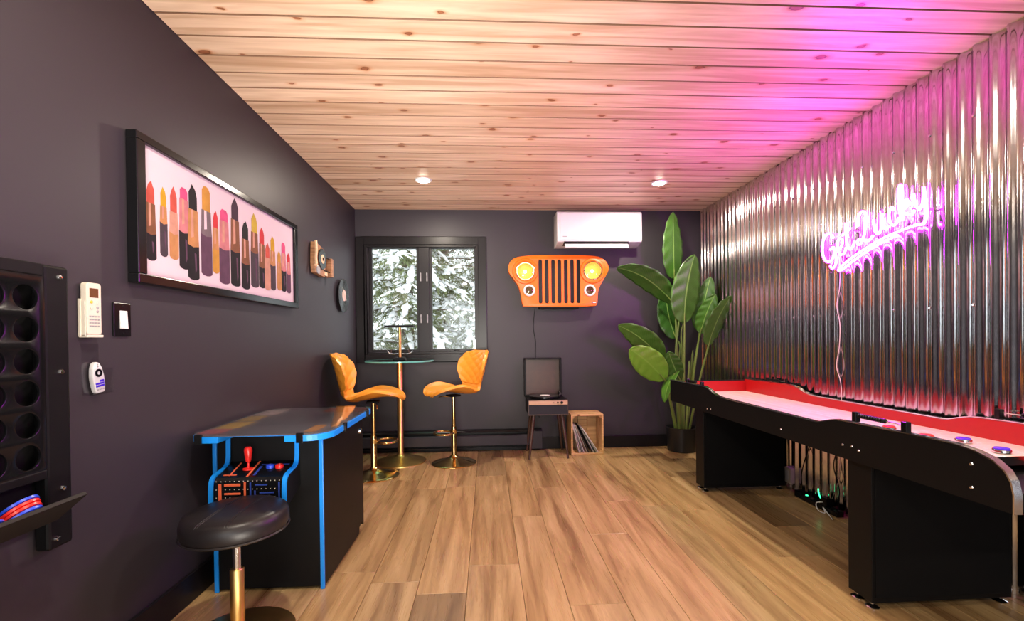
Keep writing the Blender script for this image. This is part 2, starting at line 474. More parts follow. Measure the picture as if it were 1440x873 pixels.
# ---- ceiling of tongue and groove pine boards
ce = struct(MB().box(0, W + 0.05, FRONT, D, H + 0.02, H + 0.08).build('ceiling', MAT['dark_wood']), 'knotty pine board ceiling', 'ceiling')
y = 1.891 - 0.1345 * 31
board_mesh = None
while y < D:
    y0, y1 = max(y, FRONT), min(y + 0.1345, D)
    if y1 - y0 > 0.01:
        mb = MB((0.0, (y0 + y1) / 2, H)).box(0, W + 0.02, y0 + 0.0020, y1 - 0.0020, H, H + 0.019)
        o = mb.build('ceiling_board', [MAT['pine'], MAT['pine_groove_shade']], None, bev=0.0035, seg=1)
        for p in o.data.polygons: p.material_index = 1 if abs(p.normal.y) > 0.3 else 0  # edge faces take the painted groove shade
        o.parent = ce
    y += 0.1345

# ---- walls
struct(MB().box(-0.12, 0, FRONT, D + 0.15, -0.06, H + 0.06).build('wall_left', MAT['wall']), 'dark plum painted wall on the left', 'wall')
WX0, WX1, WZ0, WZ1 = 0.115, 1.225, 0.995, 2.095           # window opening
wb = MB()
wb.box(0, WX0, D, D + 0.15, -0.06, H + 0.06); wb.box(WX1, W + 0.1, D, D + 0.15, -0.06, H + 0.06)
wb.box(WX0, WX1, D, D + 0.15, -0.06, WZ0); wb.box(WX0, WX1, D, D + 0.15, WZ1, H + 0.06)
struct(wb.build('wall_back', MAT['wall']), 'dark plum painted back wall with the window', 'wall')
DX0, DX1, DZ1 = 0.25, 2.45, 2.1  # made-up door opening for the rear fill light
wf = MB()
wf.box(-0.1, DX0, FRONT - 0.12, FRONT, -0.06, H + 0.06); wf.box(DX1, W + 0.1, FRONT - 0.12, FRONT, -0.06, H + 0.06)
wf.box(DX0, DX1, FRONT - 0.12, FRONT, DZ1, H + 0.06)
struct(wf.build('wall_front', MAT['wall_front']), 'wall behind the camera with a wide opening added for fill light', 'wall')

# right wall: corrugated galvanised sheets
wr = struct(MB().box(W + 0.004, W + 0.1, FRONT, D, -0.06, H + 0.06).build('wall_right', MAT['black_matte']), 'wall on the right clad in corrugated steel', 'wall')
PER, AMP = 0.0682, 0.0085
def sheet_mesh(n):
    mb = MB(); seg = 14; tot = n * seg; vs = []; fs = []
    for z in (0.0, H):
        for i in range(tot + 1):
            yy = PER * i / seg
            ph = 2 * PI * i / seg
            c = math.cos(ph)
            prof = 2 * ((1 + c) / 2) ** 1.9 - 1
            vs.append((W - AMP - 0.002 - AMP * prof, yy, z))
    for i in range(tot): fs.append((i, i + 1, tot + 2 + i, tot + 1 + i))
    mb.add(vs, fs); o = mb.build('metal_sheet', MAT['galv'], None, smooth=True)
    for p in o.data.polygons: p.use_smooth = True
    return o
y0 = 2.029 - PER * 62
first = None; k = 0
screw_me = None
while y0 < D - 0.005:
    n = 9
    if y0 + 9 * PER > D: n = max(1, int((D - y0) / PER))
    if n == 9:
        if first is None: first = sheet_mesh(9); o = first
        else: o = first.copy(); COL.objects.link(o)
    else: o = sheet_mesh(n)
    o.parent = wr; o.location = (0, y0, 0)
    for zz in (0.42, 1.26, 2.12):
        for q in (1, 4, 7):
            if q >= n: continue
            if screw_me is None:
                s = MB().lathe([(0.0, 0.0), (0.0075, 0.0), (0.0075, -0.002), (0.0045, -0.003), (0.0045, -0.007), (0.0, -0.007)], seg=8, axis='x').build('screw', MAT['chrome'])
                screw_me = s
            else: s = screw_me.copy(); COL.objects.link(s)
            s.parent = o; s.location = (W - 0.0205, q * PER + 0.001, zz)
    y0 += n * PER
    k += 1

# ---- baseboards
struct(MB().box(0, 0.016, FRONT, D, 0, 0.125).build('baseboard_left', MAT['trim'], bev=0.004), 'black baseboard along the left wall', 'baseboard')
struct(MB().box(0.02, W - 0.03, D - 0.016, D, 0, 0.125).build('baseboard_back', MAT['trim'], bev=0.004), 'black baseboard along the back wall', 'baseboard')

# ---- window casing and window
tr = MB()
for (x0, x1, z0, z1) in ((0.004, 0.085, 0.905, 2.168), (1.228, 1.309, 0.905, 2.168), (0.085, 1.228, 2.087, 2.168), (0.085, 1.228, 0.905, 0.986)):
    tr.box(x0, x1, D - 0.018, D, z0, z1)
t1 = struct(tr.build('trim_1', MAT['trim'], bev=0.005), 'dark moulded casing around the window', 'trim')
st = MB()
for (x0, x1, z0, z1) in ((0.085, 0.112, 0.986, 2.087), (1.203, 1.228, 0.986, 2.087), (0.112, 1.203, 2.062, 2.087), (0.112, 1.203, 0.986, 1.010)):
    st.box(x0, x1, D - 0.010, D + 0.012, z0, z1)
st.build('inner_moulding', MAT['trim'], t1, bev=0.005)
wn = struct(MB().box(WX0, WX1, D + 0.012, D + 0.09, WZ0, WZ0 + 0.012).box(WX0, WX1, D + 0.012, D + 0.09, WZ1 - 0.012, WZ1)
            .box(WX0, WX0 + 0.012, D + 0.012, D + 0.09, WZ0, WZ1).box(WX1 - 0.012, WX1, D + 0.012, D + 0.09, WZ0, WZ1)
            .box(0.625, 0.730, D + 0.0, D + 0.09, WZ0 + 0.012, WZ1 - 0.012).build('window_1', MAT['vinyl_frame'], bev=0.003), 'black two-sash casement window onto snowy spruces', 'window')
for (x0, x1) in ((0.128, 0.628), (0.727, 1.212)):
    s = MB(); z0, z1, w = WZ0 + 0.013, WZ1 - 0.013, 0.027
    ya, yb = D + 0.022, D + 0.065
    s.box(x0, x0 + w, ya, yb, z0, z1).box(x1 - w, x1, ya, yb, z0, z1).box(x0 + w, x1 - w, ya, yb, z0, z0 + w).box(x0 + w, x1 - w, ya, yb, z1 - w, z1)
    so = s.build('sash', MAT['vinyl_frame'], wn, bev=0.003)
    MB().box(x0 + w - 0.004, x1 - w + 0.004, D + 0.040, D + 0.045, z0 + w - 0.004, z1 - w + 0.004).build('pane', MAT['pane'], so)
for zz in (1.30, 1.72):
    for sx in (0.640, 0.703):
        MB().box(sx, sx + 0.012, D - 0.018, D, zz, zz + 0.085).box(sx + 0.002, sx + 0.010, D - 0.030, D - 0.016, zz + 0.045, zz + 0.075).build('sash_lock', MAT['grey_plastic'], wn, bev=0.002)
for cxk in (0.36, 0.97):
    MB().box(cxk - 0.03, cxk + 0.03, D - 0.012, D + 0.014, 1.004, 1.022).tube([(cxk, D - 0.01, 1.018), (cxk + 0.02, D - 0.03, 1.024), (cxk + 0.06, D - 0.03, 1.022)], 0.005, 8).build('crank_handle', MAT['trim'], wn, bev=0.002)

# ================================================================== OUTSIDE
struct(MB((0.5, 9, -0.7)).box(-14, 16, D + 0.4, 26, -0.75, -0.7).build('snow_ground', MAT['snow']), 'snow covered ground outside the window', 'ground')
def spruce(name, label, x, y, h, rad, nb, seed, zmin=0.0, zmax=99):
    rng = random.Random(seed); z0 = -0.7
    t = thing(name, label, 'tree', (x, y, z0), 0, 'snowy spruces outside the window')
    MB().tube([(0, 0, 0), (0.02, 0, h * 0.4), (0, 0.02, h)], [rad * 0.055 + 0.03, rad * 0.04 + 0.02, 0.01], 9).build('trunk', MAT['bark'], t, smooth=True)
    nd = MB(); sn = MB(); br = MB()
    octv = [(1, 0, 0), (0, 1, 0), (-1, 0, 0), (0, -1, 0), (0, 0, 1), (0, 0, -1)]
    def blob(c, d, a, b, cz):
        vs = []; fs = []; rings = 4; seg = 6
        d = Vector(d).normalized(); sd = d.cross(Vector((0, 0, 1))).normalized(); up = sd.cross(d)
        for i in range(rings + 1):
            th = PI * i / rings
            for k in range(seg):
                ph = 2 * PI * k / seg; l = rng.uniform(0.65, 1.3)
                vs.append(Vector(c) + d * (a * math.sin(th) * math.cos(ph) * l) + sd * (b * math.sin(th) * math.sin(ph) * l) + up * (cz * math.cos(th) * (1.0 if th < PI / 2 else 0.45)))
        for i in range(rings):
            for k in range(seg):
                k2 = (k + 1) % seg; fs.append((i * seg + k, (i + 1) * seg + k, (i + 1) * seg + k2, i * seg + k2))
        sn.add(vs, fs)
    for i in range(nb):
        hz = zmin + (min(zmax, h * 0.97) - zmin) * (i + rng.random()) / nb
        ln = rad * (1 - hz / h) ** 0.8 * rng.uniform(0.65, 1.2)
        if ln < 0.15: continue
        ang = -PI / 2 + (i * 2.399 + PI) % (2 * PI) - PI
        if abs(math.sin(ang)) < 2 and math.sin(ang) > 0.45: ang = -ang      # most boughs face the house
        ang += rng.uniform(-0.4, 0.4)
        ca, sa = math.cos(ang), math.sin(ang)
        droop = rng.uniform(0.10, 0.75); rise = rng.uniform(0.0, 0.35)
        wob = rng.uniform(-0.25, 0.25)
        pts = []
        for q in range(7):
            s = q / 6
            pts.append(Vector((ca * ln * s - sa * wob * s * s * ln, sa * ln * s + ca * wob * s * s * ln, hz + ln * (rise * s - droop * s * s))))
        br.tube(pts, [0.018 * (1 - 0.8 * q / 6) for q in range(7)], 5)
        nt = int(9 + ln * 15)
        for k in range(nt):
            s = 0.12 + 0.88 * (k + rng.random()) / nt
            idx = min(5, int(s * 6)); f = s * 6 - idx
            p = pts[idx].lerp(pts[idx + 1], f)
            side = 1 if k % 2 else -1
            tl = (0.14 + 0.34 * (1 - s)) * rng.uniform(0.6, 1.3) * min(1.1, ln)
            ta = ang + side * rng.uniform(0.4, 1.2)
            d = Vector((math.cos(ta), math.sin(ta), -rng.uniform(0.15, 1.1))).normalized()
            u, w = frame_axes(d)
            nn = 8
            for m in range(nn):
                c = p + d * (tl * (m + 0.5) / nn)
                for e in range(3):
                    aa = 2 * PI * rng.random()
                    nv = (d * 0.8 + (u * math.cos(aa) + w * math.sin(aa)) * 0.9).normalized()
                    wd = nv.cross(d).normalized() * 0.008
                    L = rng.uniform(0.035, 0.07)
                    nd.add([c + wd, c - wd, c + nv * L], [(0, 1, 2)])
            nd.add([p + u * 0.006, p - u * 0.006, p + d * tl], [(0, 1, 2)])
            if rng.random() < 0.60:
                for _ in range(rng.choice((1, 1, 2))):
                    c = p + d * (tl * rng.uniform(0.1, 0.95)) + Vector((0, 0, 0.010))
                    blob(c, d, rng.uniform(0.025, 0.085), rng.uniform(0.018, 0.05), rng.uniform(0.012, 0.035))
        for k in range(int(2 + ln * 5)):
            s = rng.uniform(0.2, 1.0); idx = min(5, int(s * 6)); p = pts[idx].lerp(pts[idx + 1], s * 6 - idx)
            blob((p.x, p.y, p.z + 0.018), pts[idx + 1] - pts[idx], rng.uniform(0.05, 0.16), rng.uniform(0.025, 0.075), rng.uniform(0.02, 0.05))
    br.build('branch', MAT['bark'], t, smooth=True, kind='stuff')
    nd.build('needles', MAT['needles'], t, kind='stuff')
    sn.build('snow_load', MAT['snow'], t, smooth=True, kind='stuff')
    return t
spruce('spruce_tree', 'nearest snow-laden spruce filling the left window sash', -0.02, 7.6, 7.0, 1.9, 95, 3, 0.5, 5.0)
spruce('spruce_tree', 'snow-laden spruce whose trunk stands at the right sash edge', 1.28, 8.4, 8.0, 1.8, 80, 5, 0.6, 5.4)
spruce('spruce_tree', 'spruce further back between the two nearest ones', 0.35, 10.2, 9.0, 2.4, 80, 8, 0.6, 6.2)
spruce('spruce_tree', 'far spruce behind the left window sash', -2.2, 12.5, 10.0, 2.6, 80, 13, 0.6, 6.8)
spruce('spruce_tree', 'far spruce behind the right window sash', 2.2, 12.5, 10.0, 2.6, 80, 21, 0.6, 6.8)
# ================================================================== LIGHT FITTINGS
def downlight(x, y, label, power=29):
    t = thing('downlight', label, 'downlight', (x, y, H), 0, 'recessed ceiling downlights')
    MB().lathe([(0.048, -0.004), (0.052, -0.007), (0.066, -0.006), (0.070, 0.0), (0.048, 0.0)], seg=36).build('trim_ring', MAT['white_plastic'], t, smooth=True)
    MB().lathe([(0.0, -0.022), (0.025, -0.019), (0.043, -0.010), (0.05, -0.002)], seg=30).build('lens', MAT['warm_white'], t)
    area_light('downlight_lamp', (0, 0, -0.026), (0, 0, -1), 0.09, 0.09, power, (1.0, 0.88, 0.73), t, 'DISK')
downlight(0.799, 3.775, 'recessed downlight over the bar table by the window')
downlight(2.781, 3.80, 'recessed downlight near the plant and air conditioner')
downlight(0.80, 1.25, 'recessed downlight above the camera on the left')
downlight(2.78, 1.25, 'recessed downlight above the near end of the shuffleboard')
downlight(0.80, -1.2, 'added unseen downlight behind the camera on the left')  # this rear pair is added, out of view, to brighten the room
downlight(2.78, -1.2, 'added unseen downlight behind the camera on the right')

# ---- neon sign
def neon_sign():
    OY, OZ, UN, TH = 2.83, 1.585, 0.176, math.radians(14)
    X = W - 0.062
    t = thing('neon_sign', 'glowing violet script neon sign on the corrugated wall', 'neon sign', (W - 0.02, 2.46, 1.55))
    o = Vector((W - 0.02, 2.46, 1.55))
    def P(u, v, x=X):
        a, b = u * UN, v * UN
        return Vector((x, OY - (a * math.cos(TH) - b * math.sin(TH)), OZ + a * math.sin(TH) + b * math.cos(TH)))
    strokes = {
        'letter_g': [[(.66, .74), (.56, .93), (.36, 1.0), (.14, .82), (.03, .45), (.10, .12), (.30, .0), (.50, .12), (.58, .42), (.40, .40)], [(.58, .42), (.60, .10), (.52, -.20), (.34, -.28), (.26, -.16)]],
        'letter_e': [[(.74, .24), (.92, .30), (1.0, .48), (.90, .60), (.77, .48), (.74, .20), (.84, .02), (1.0, .04), (1.10, .18)]],
        'letter_t': [[(1.28, .98), (1.20, .55), (1.17, .18), (1.25, .02), (1.40, .10), (1.48, .22)], [(1.04, .64), (1.22, .66), (1.42, .72)]],
        'letter_l': [[(1.72, .62), (1.80, .88), (1.98, 1.02), (2.10, .88), (2.02, .56), (1.88, .22), (1.70, .02), (1.58, .06), (1.64, .18), (1.82, .10), (2.02, -.02), (2.20, .06)]],
        'letter_u': [[(2.34, .54), (2.30, .22), (2.38, .02), (2.52, .10), (2.62, .34), (2.66, .56), (2.63, .22), (2.68, .03), (2.80, .08)]],
        'letter_c': [[(3.10, .46), (3.02, .57), (2.90, .46), (2.86, .22), (2.93, .03), (3.06, .03), (3.18, .16)]],
        'letter_k': [[(3.24, .02), (3.26, .50), (3.36, .96), (3.46, 1.06), (3.46, .84), (3.34, .40), (3.26, .02)], [(3.28, .26), (3.44, .52), (3.54, .52), (3.50, .36), (3.32, .28), (3.46, .10), (3.58, .03), (3.68, .12)]],
        'letter_y': [[(3.76, .58), (3.74, .26), (3.82, .06), (3.94, .16), (4.04, .42), (4.08, .60), (4.04, .20), (3.96, -.22), (3.82, -.40), (3.68, -.34)]],
        'underline': [[(3.68, -.34), (3.2, -.26), (2.5, -.20), (1.8, -.22), (1.1, -.30), (.62, -.42), (.70, -.50), (1.3, -.40), (2.1, -.31), (3.0, -.33)]],
    }
    for nm, ss in strokes.items():
        mb = MB(o)
        for s in ss: mb.tube(catmull([P(*q) for q in s], 7), 0.0068, 8)
        mb.build(nm, MAT['neon'], t, smooth=True)
    out = [(-.10, .1), (-.08, .75), (.15, 1.05), (.45, 1.14), (.75, 1.0), (.98, .76), (1.12, .98), (1.30, 1.10), (1.46, .90), (1.62, .84), (1.78, 1.04), (2.0, 1.15), (2.2, 1.02), (2.26, .74), (2.5, .70),
           (2.9, .72), (3.14, .72), (3.24, 1.04), (3.46, 1.20), (3.60, 1.02), (3.66, .74), (4.1, .74), (4.22, .55), (4.18, .1), (4.08, -.36), (3.85, -.54), (3.3, -.47), (2.2, -.45), (1.3, -.53), (.75, -.62), (.3, -.45), (.0, -.2)]
    cn = catmull([(a, b, 0) for a, b in out], 4, True)
    ex = Vector((0, -math.cos(TH), math.sin(TH))); ey = Vector((0, math.sin(TH), math.cos(TH)))
    plate('backing_plate', [[(p.x * UN, p.y * UN) for p in cn]], 0.005, MAT['acrylic'], MATX(Vector((W - 0.052, OY, OZ)) - o, ex, ey, ex.cross(ey)), t)
    for (u, v) in ((.3, .62), (1.5, .60), (3.6, .18), (4.0, -.05)):
        q = P(u, v, W - 0.052)
        MB(o).tube([q + Vector((-0.004, 0, 0)), q + Vector((0.034, 0, 0))], 0.006, 10).build('standoff', MAT['chrome'], t, smooth=True)
    return t
sign = neon_sign()
cord = catmull([(W - 0.03, 2.735, 1.535), (W - 0.027, 2.748, 1.42), (W - 0.026, 2.77, 1.315), (W - 0.026, 2.747, 1.20), (W - 0.026, 2.752, 1.06), (W - 0.026, 2.775, 0.93), (W - 0.026, 2.738, 0.80), (W - 0.026, 2.745, 0.5), (W - 0.03, 2.76, 0.22), (W - 0.05, 2.80, 0.06)], 6)
MB(sign.location).tube(cord, 0.0021, 6).build('power_cord', plain('clear_pink_cord', (0.75, 0.55, 0.55), 0.3), sign, smooth=True)

# ---- vehicle grille wall lamp
def grille():
    S = 0.000847; cx, cz, Y0 = 2.033, 1.701, D - 0.10
    t = thing('grille_wall_lamp', 'orange vehicle grille wall lamp with two lit headlights', 'wall lamp', (cx, D, cz - 0.27))
    o = Vector((cx, D, cz - 0.27))
    def q(x, y): return ((x - 724) * S, (392 - y) * S)
    outl = [(480, 86), (724, 84), (970, 86), (1130, 94), (1220, 112), (1285, 158), (1318, 225), (1305, 285), (1262, 360), (1215, 440), (1188, 520), (1180, 620), (1168, 668), (1110, 684), (724, 690), (340, 684), (298, 668), (284, 620), (270, 530), (242, 440), (190, 360), (140, 290), (126, 230), (150, 165), (205, 118), (310, 96)]
    ol = [q(*p) for p in catmull([(a, b, 0) for a, b in outl], 4, True) for p in [(p.x, p.y)]]
    slots = []
    for xc in (503, 579, 655, 730, 806, 881, 956):
        x0, z1 = q(xc - 25, 130); x1, z0 = q(xc + 25, 655)
        slots.append(rrect(x0, x1, z0, z1, 0.020, 5))
    holes = [circ(*q(325, 272), 112 * S), circ(*q(1128, 268), 112 * S), circ(*q(370, 497), 62 * S), circ(*q(1092, 500), 62 * S)]
    Mx = MATX(Vector((cx, Y0, cz)) - o, Vector((1, 0, 0)), Vector((0, 0, 1)), Vector((0, -1, 0)))
    plate('face_plate', [ol] + slots + holes, 0.014, MAT['orange_paint'], Mx, t, 0.003)
    inner = [(a * 0.965, b * 0.955) for a, b in ol]
    Mr = MATX(Vector((cx, D - 0.048, cz)) - o, Vector((1, 0, 0)), Vector((0, 0, 1)), Vector((0, -1, 0)))
    plate('side_rim', [ol, inner], 0.094, MAT['orange_paint'], Mr, t)
    MB(o).box(cx - 0.20, cx + 0.20, Y0 - 0.004, D - 0.01, cz - 0.275, cz - 0.250).build('lower_lip', MAT['black_matte'], t, bev=0.004)
    bx, bz = q(1140, 648)
    MB(o).box(cx + bx - 0.022, cx + bx + 0.022, Y0 - 0.012, Y0 - 0.005, cz + bz - 0.005, cz + bz + 0.005).build('badge', MAT['chrome'], t, bev=0.002)
    for (px, py) in ((325, 272), (1128, 268)):
        a, b = q(px, py); c = Vector((cx + a, Y0, cz + b))
        r0 = 112 * S
        hl = MB(o).lathe([(r0 * 0.98, 0.03), (r0 * 1.0, -0.012), (r0 * 1.10, -0.020), (r0 * 1.30, -0.016), (r0 * 1.36, -0.007), (r0 * 1.36, 0.002), (r0 * 0.98, 0.03)], c, 40, 'y').build('headlight', MAT['orange_paint'], t, smooth=True)
        MB(o).lathe([(r0 * 0.86, -0.012), (r0 * 0.90, -0.018), (r0 * 0.99, -0.014), (r0 * 0.99, 0.0), (r0 * 0.86, -0.012)], c, 40, 'y').build('chrome_ring', MAT['chrome'], hl, smooth=True)
        MB(o).lathe([(0.012, 0.075), (r0 * 0.45, 0.06), (r0 * 0.75, 0.035), (r0 * 0.97, -0.004)], c, 40, 'y').build('reflector', MAT['reflector'], hl, smooth=True)
        MB(o).lathe([(0.0, -0.020), (r0 * 0.4, -0.018), (r0 * 0.75, -0.012), (r0 * 0.88, -0.006), (r0 * 0.88, -0.003), (r0 * 0.4, -0.013), (0, -0.015)], c, 36, 'y').build('lens', MAT['lens'], hl, smooth=True)
        MB(o).lathe([(0.0, 0.004), (0.009, 0.006), (0.016, 0.014), (0.018, 0.026), (0.014, 0.040), (0.009, 0.056), (0.0, 0.056)], c, 20, 'y').build('bulb', MAT['headlamp'], hl, smooth=True)
    for (px, py) in ((370, 497), (1092, 500)):
        a, b = q(px, py); c = Vector((cx + a, Y0, cz + b)); r0 = 62 * S
        il = MB(o).lathe([(r0 * 0.78, -0.014), (r0 * 0.95, -0.017), (r0 * 1.12, -0.013), (r0 * 1.12, -0.004), (r0 * 0.78, 0.01), (r0 * 0.78, -0.014)], c, 30, 'y').build('indicator_lamp', MAT['white_plastic'], t, smooth=True)
        MB(o).lathe([(0, 0.012), (r0 * 0.8, 0.008)], c, 24, 'y').build('reflector', MAT['dark_wood'], il)
        MB(o).lathe([(0.0, -0.016), (r0 * 0.5, -0.014), (r0 * 0.78, -0.008), (r0 * 0.78, -0.006), (0, -0.012)], c, 24, 'y').build('lens', MAT['lens'], il, smooth=True)
    return t
lamp = grille()
(MB(lamp.location).tube(catmull([(1.797, D - 0.006, 1.43), (1.783, D - 0.006, 1.30), (1.782, D - 0.006, 1.22), (1.802, D - 0.006, 1.10), (1.800, D - 0.006, 1.0), (1.80, D - 0.006, 0.6), (1.83, D - 0.02, 0.32)], 6), 0.003, 6).build('power_cord', MAT['black_matte'], lamp, smooth=True))

# ---- air conditioner
def aircon():
    t = thing('air_conditioner', 'white wall mounted split air conditioner below the ceiling', 'air conditioner', (2.42, D, 2.05))
    o = Vector((2.42, D, 2.05)); x0, x1 = 2.00, 2.845
    prof = [(D - 0.001, 2.372), (D - 0.195, 2.374), (D - 0.215, 2.364), (D - 0.222, 2.345), (D - 0.222, 2.088), (D - 0.212, 2.072), (D - 0.09, 2.046), (D - 0.001, 2.046)]
    MB(o).prism(prof, 'x', x0, x1).build('body', MAT['white_plastic'], t, smooth=True, bev=0.008, seg=3)
    MB(o).box(x0 + 0.03, x1 - 0.02, D - 0.227, D - 0.219, 2.092, 2.352).build('front_cover', MAT['white_plastic'], t, bev=0.006)
    MB(o).box(x0 + 0.07, x1 - 0.135, D - 0.216, D - 0.10, 2.052, 2.078).build('air_outlet', MAT['black_matte'], t)
    M = Matrix.Translation(Vector((0, D - 0.205, 2.062))) @ Matrix.Rotation(math.radians(52), 4, 'X')
    fl_ = MB(o).box(x0 + 0.075, x1 - 0.14, -0.062, 0.002, -0.004, 0.003, M).build('louvre_flap', MAT['white_plastic'], t, bev=0.0025)
    MB(o).box(2.385, 2.395, D - 0.212, D - 0.200, 2.052, 2.070).build('hinge_tab', MAT['grey_plastic'], fl_)
    MB(o).box(x0 + 0.055, x0 + 0.10, D - 0.2278, D - 0.2268, 2.118, 2.126).build('badge', MAT['grey_plastic'], t)
aircon()

# ---- baseboard heater
def heater():
    t = thing('baseboard_heater', 'long dark electric baseboard heater under the window', 'heater', (0.95, D, 0.02))
    o = Vector((0.95, D, 0.02)); x0, x1 = 0.03, 1.85; y = D - 0.016
    MB(o).prism([(y, 0.03), (y, 0.215), (y - 0.012, 0.215), (y - 0.012, 0.03)], 'x', x0, x1).build('back_panel', MAT['trim'], t)
    MB(o).prism([(y - 0.002, 0.218), (y - 0.05, 0.212), (y - 0.062, 0.198), (y - 0.060, 0.194), (y - 0.046, 0.206), (y - 0.002, 0.211)], 'x', x0, x1).build('top_hood', MAT['trim'], t, bev=0.001)
    MB(o).prism([(y - 0.058, 0.060), (y - 0.066, 0.066), (y - 0.066, 0.158), (y - 0.054, 0.168), (y - 0.052, 0.164), (y - 0.061, 0.154), (y - 0.061, 0.070)], 'x', x0, x1).build('front_panel', MAT['wall'], t)
    MB(o).prism([(y - 0.012, 0.034), (y - 0.058, 0.038), (y - 0.058, 0.044), (y - 0.012, 0.04)], 'x', x0, x1).build('lower_lip', MAT['trim'], t)
    for xx in (x0, x1 - 0.12):
        MB(o).prism([(y, 0.022), (y, 0.219), (y - 0.05, 0.214), (y - 0.068, 0.198), (y - 0.068, 0.022)], 'x', xx, xx + (0.012 if xx == x0 else 0.12)).build('end_cap', MAT['wall'], t, bev=0.002)
    MB(o).tube([(x0, y - 0.034, 0.10), (x1, y - 0.034, 0.10)], 0.02, 8).build('element', MAT['grey_plastic'], t)
heater()

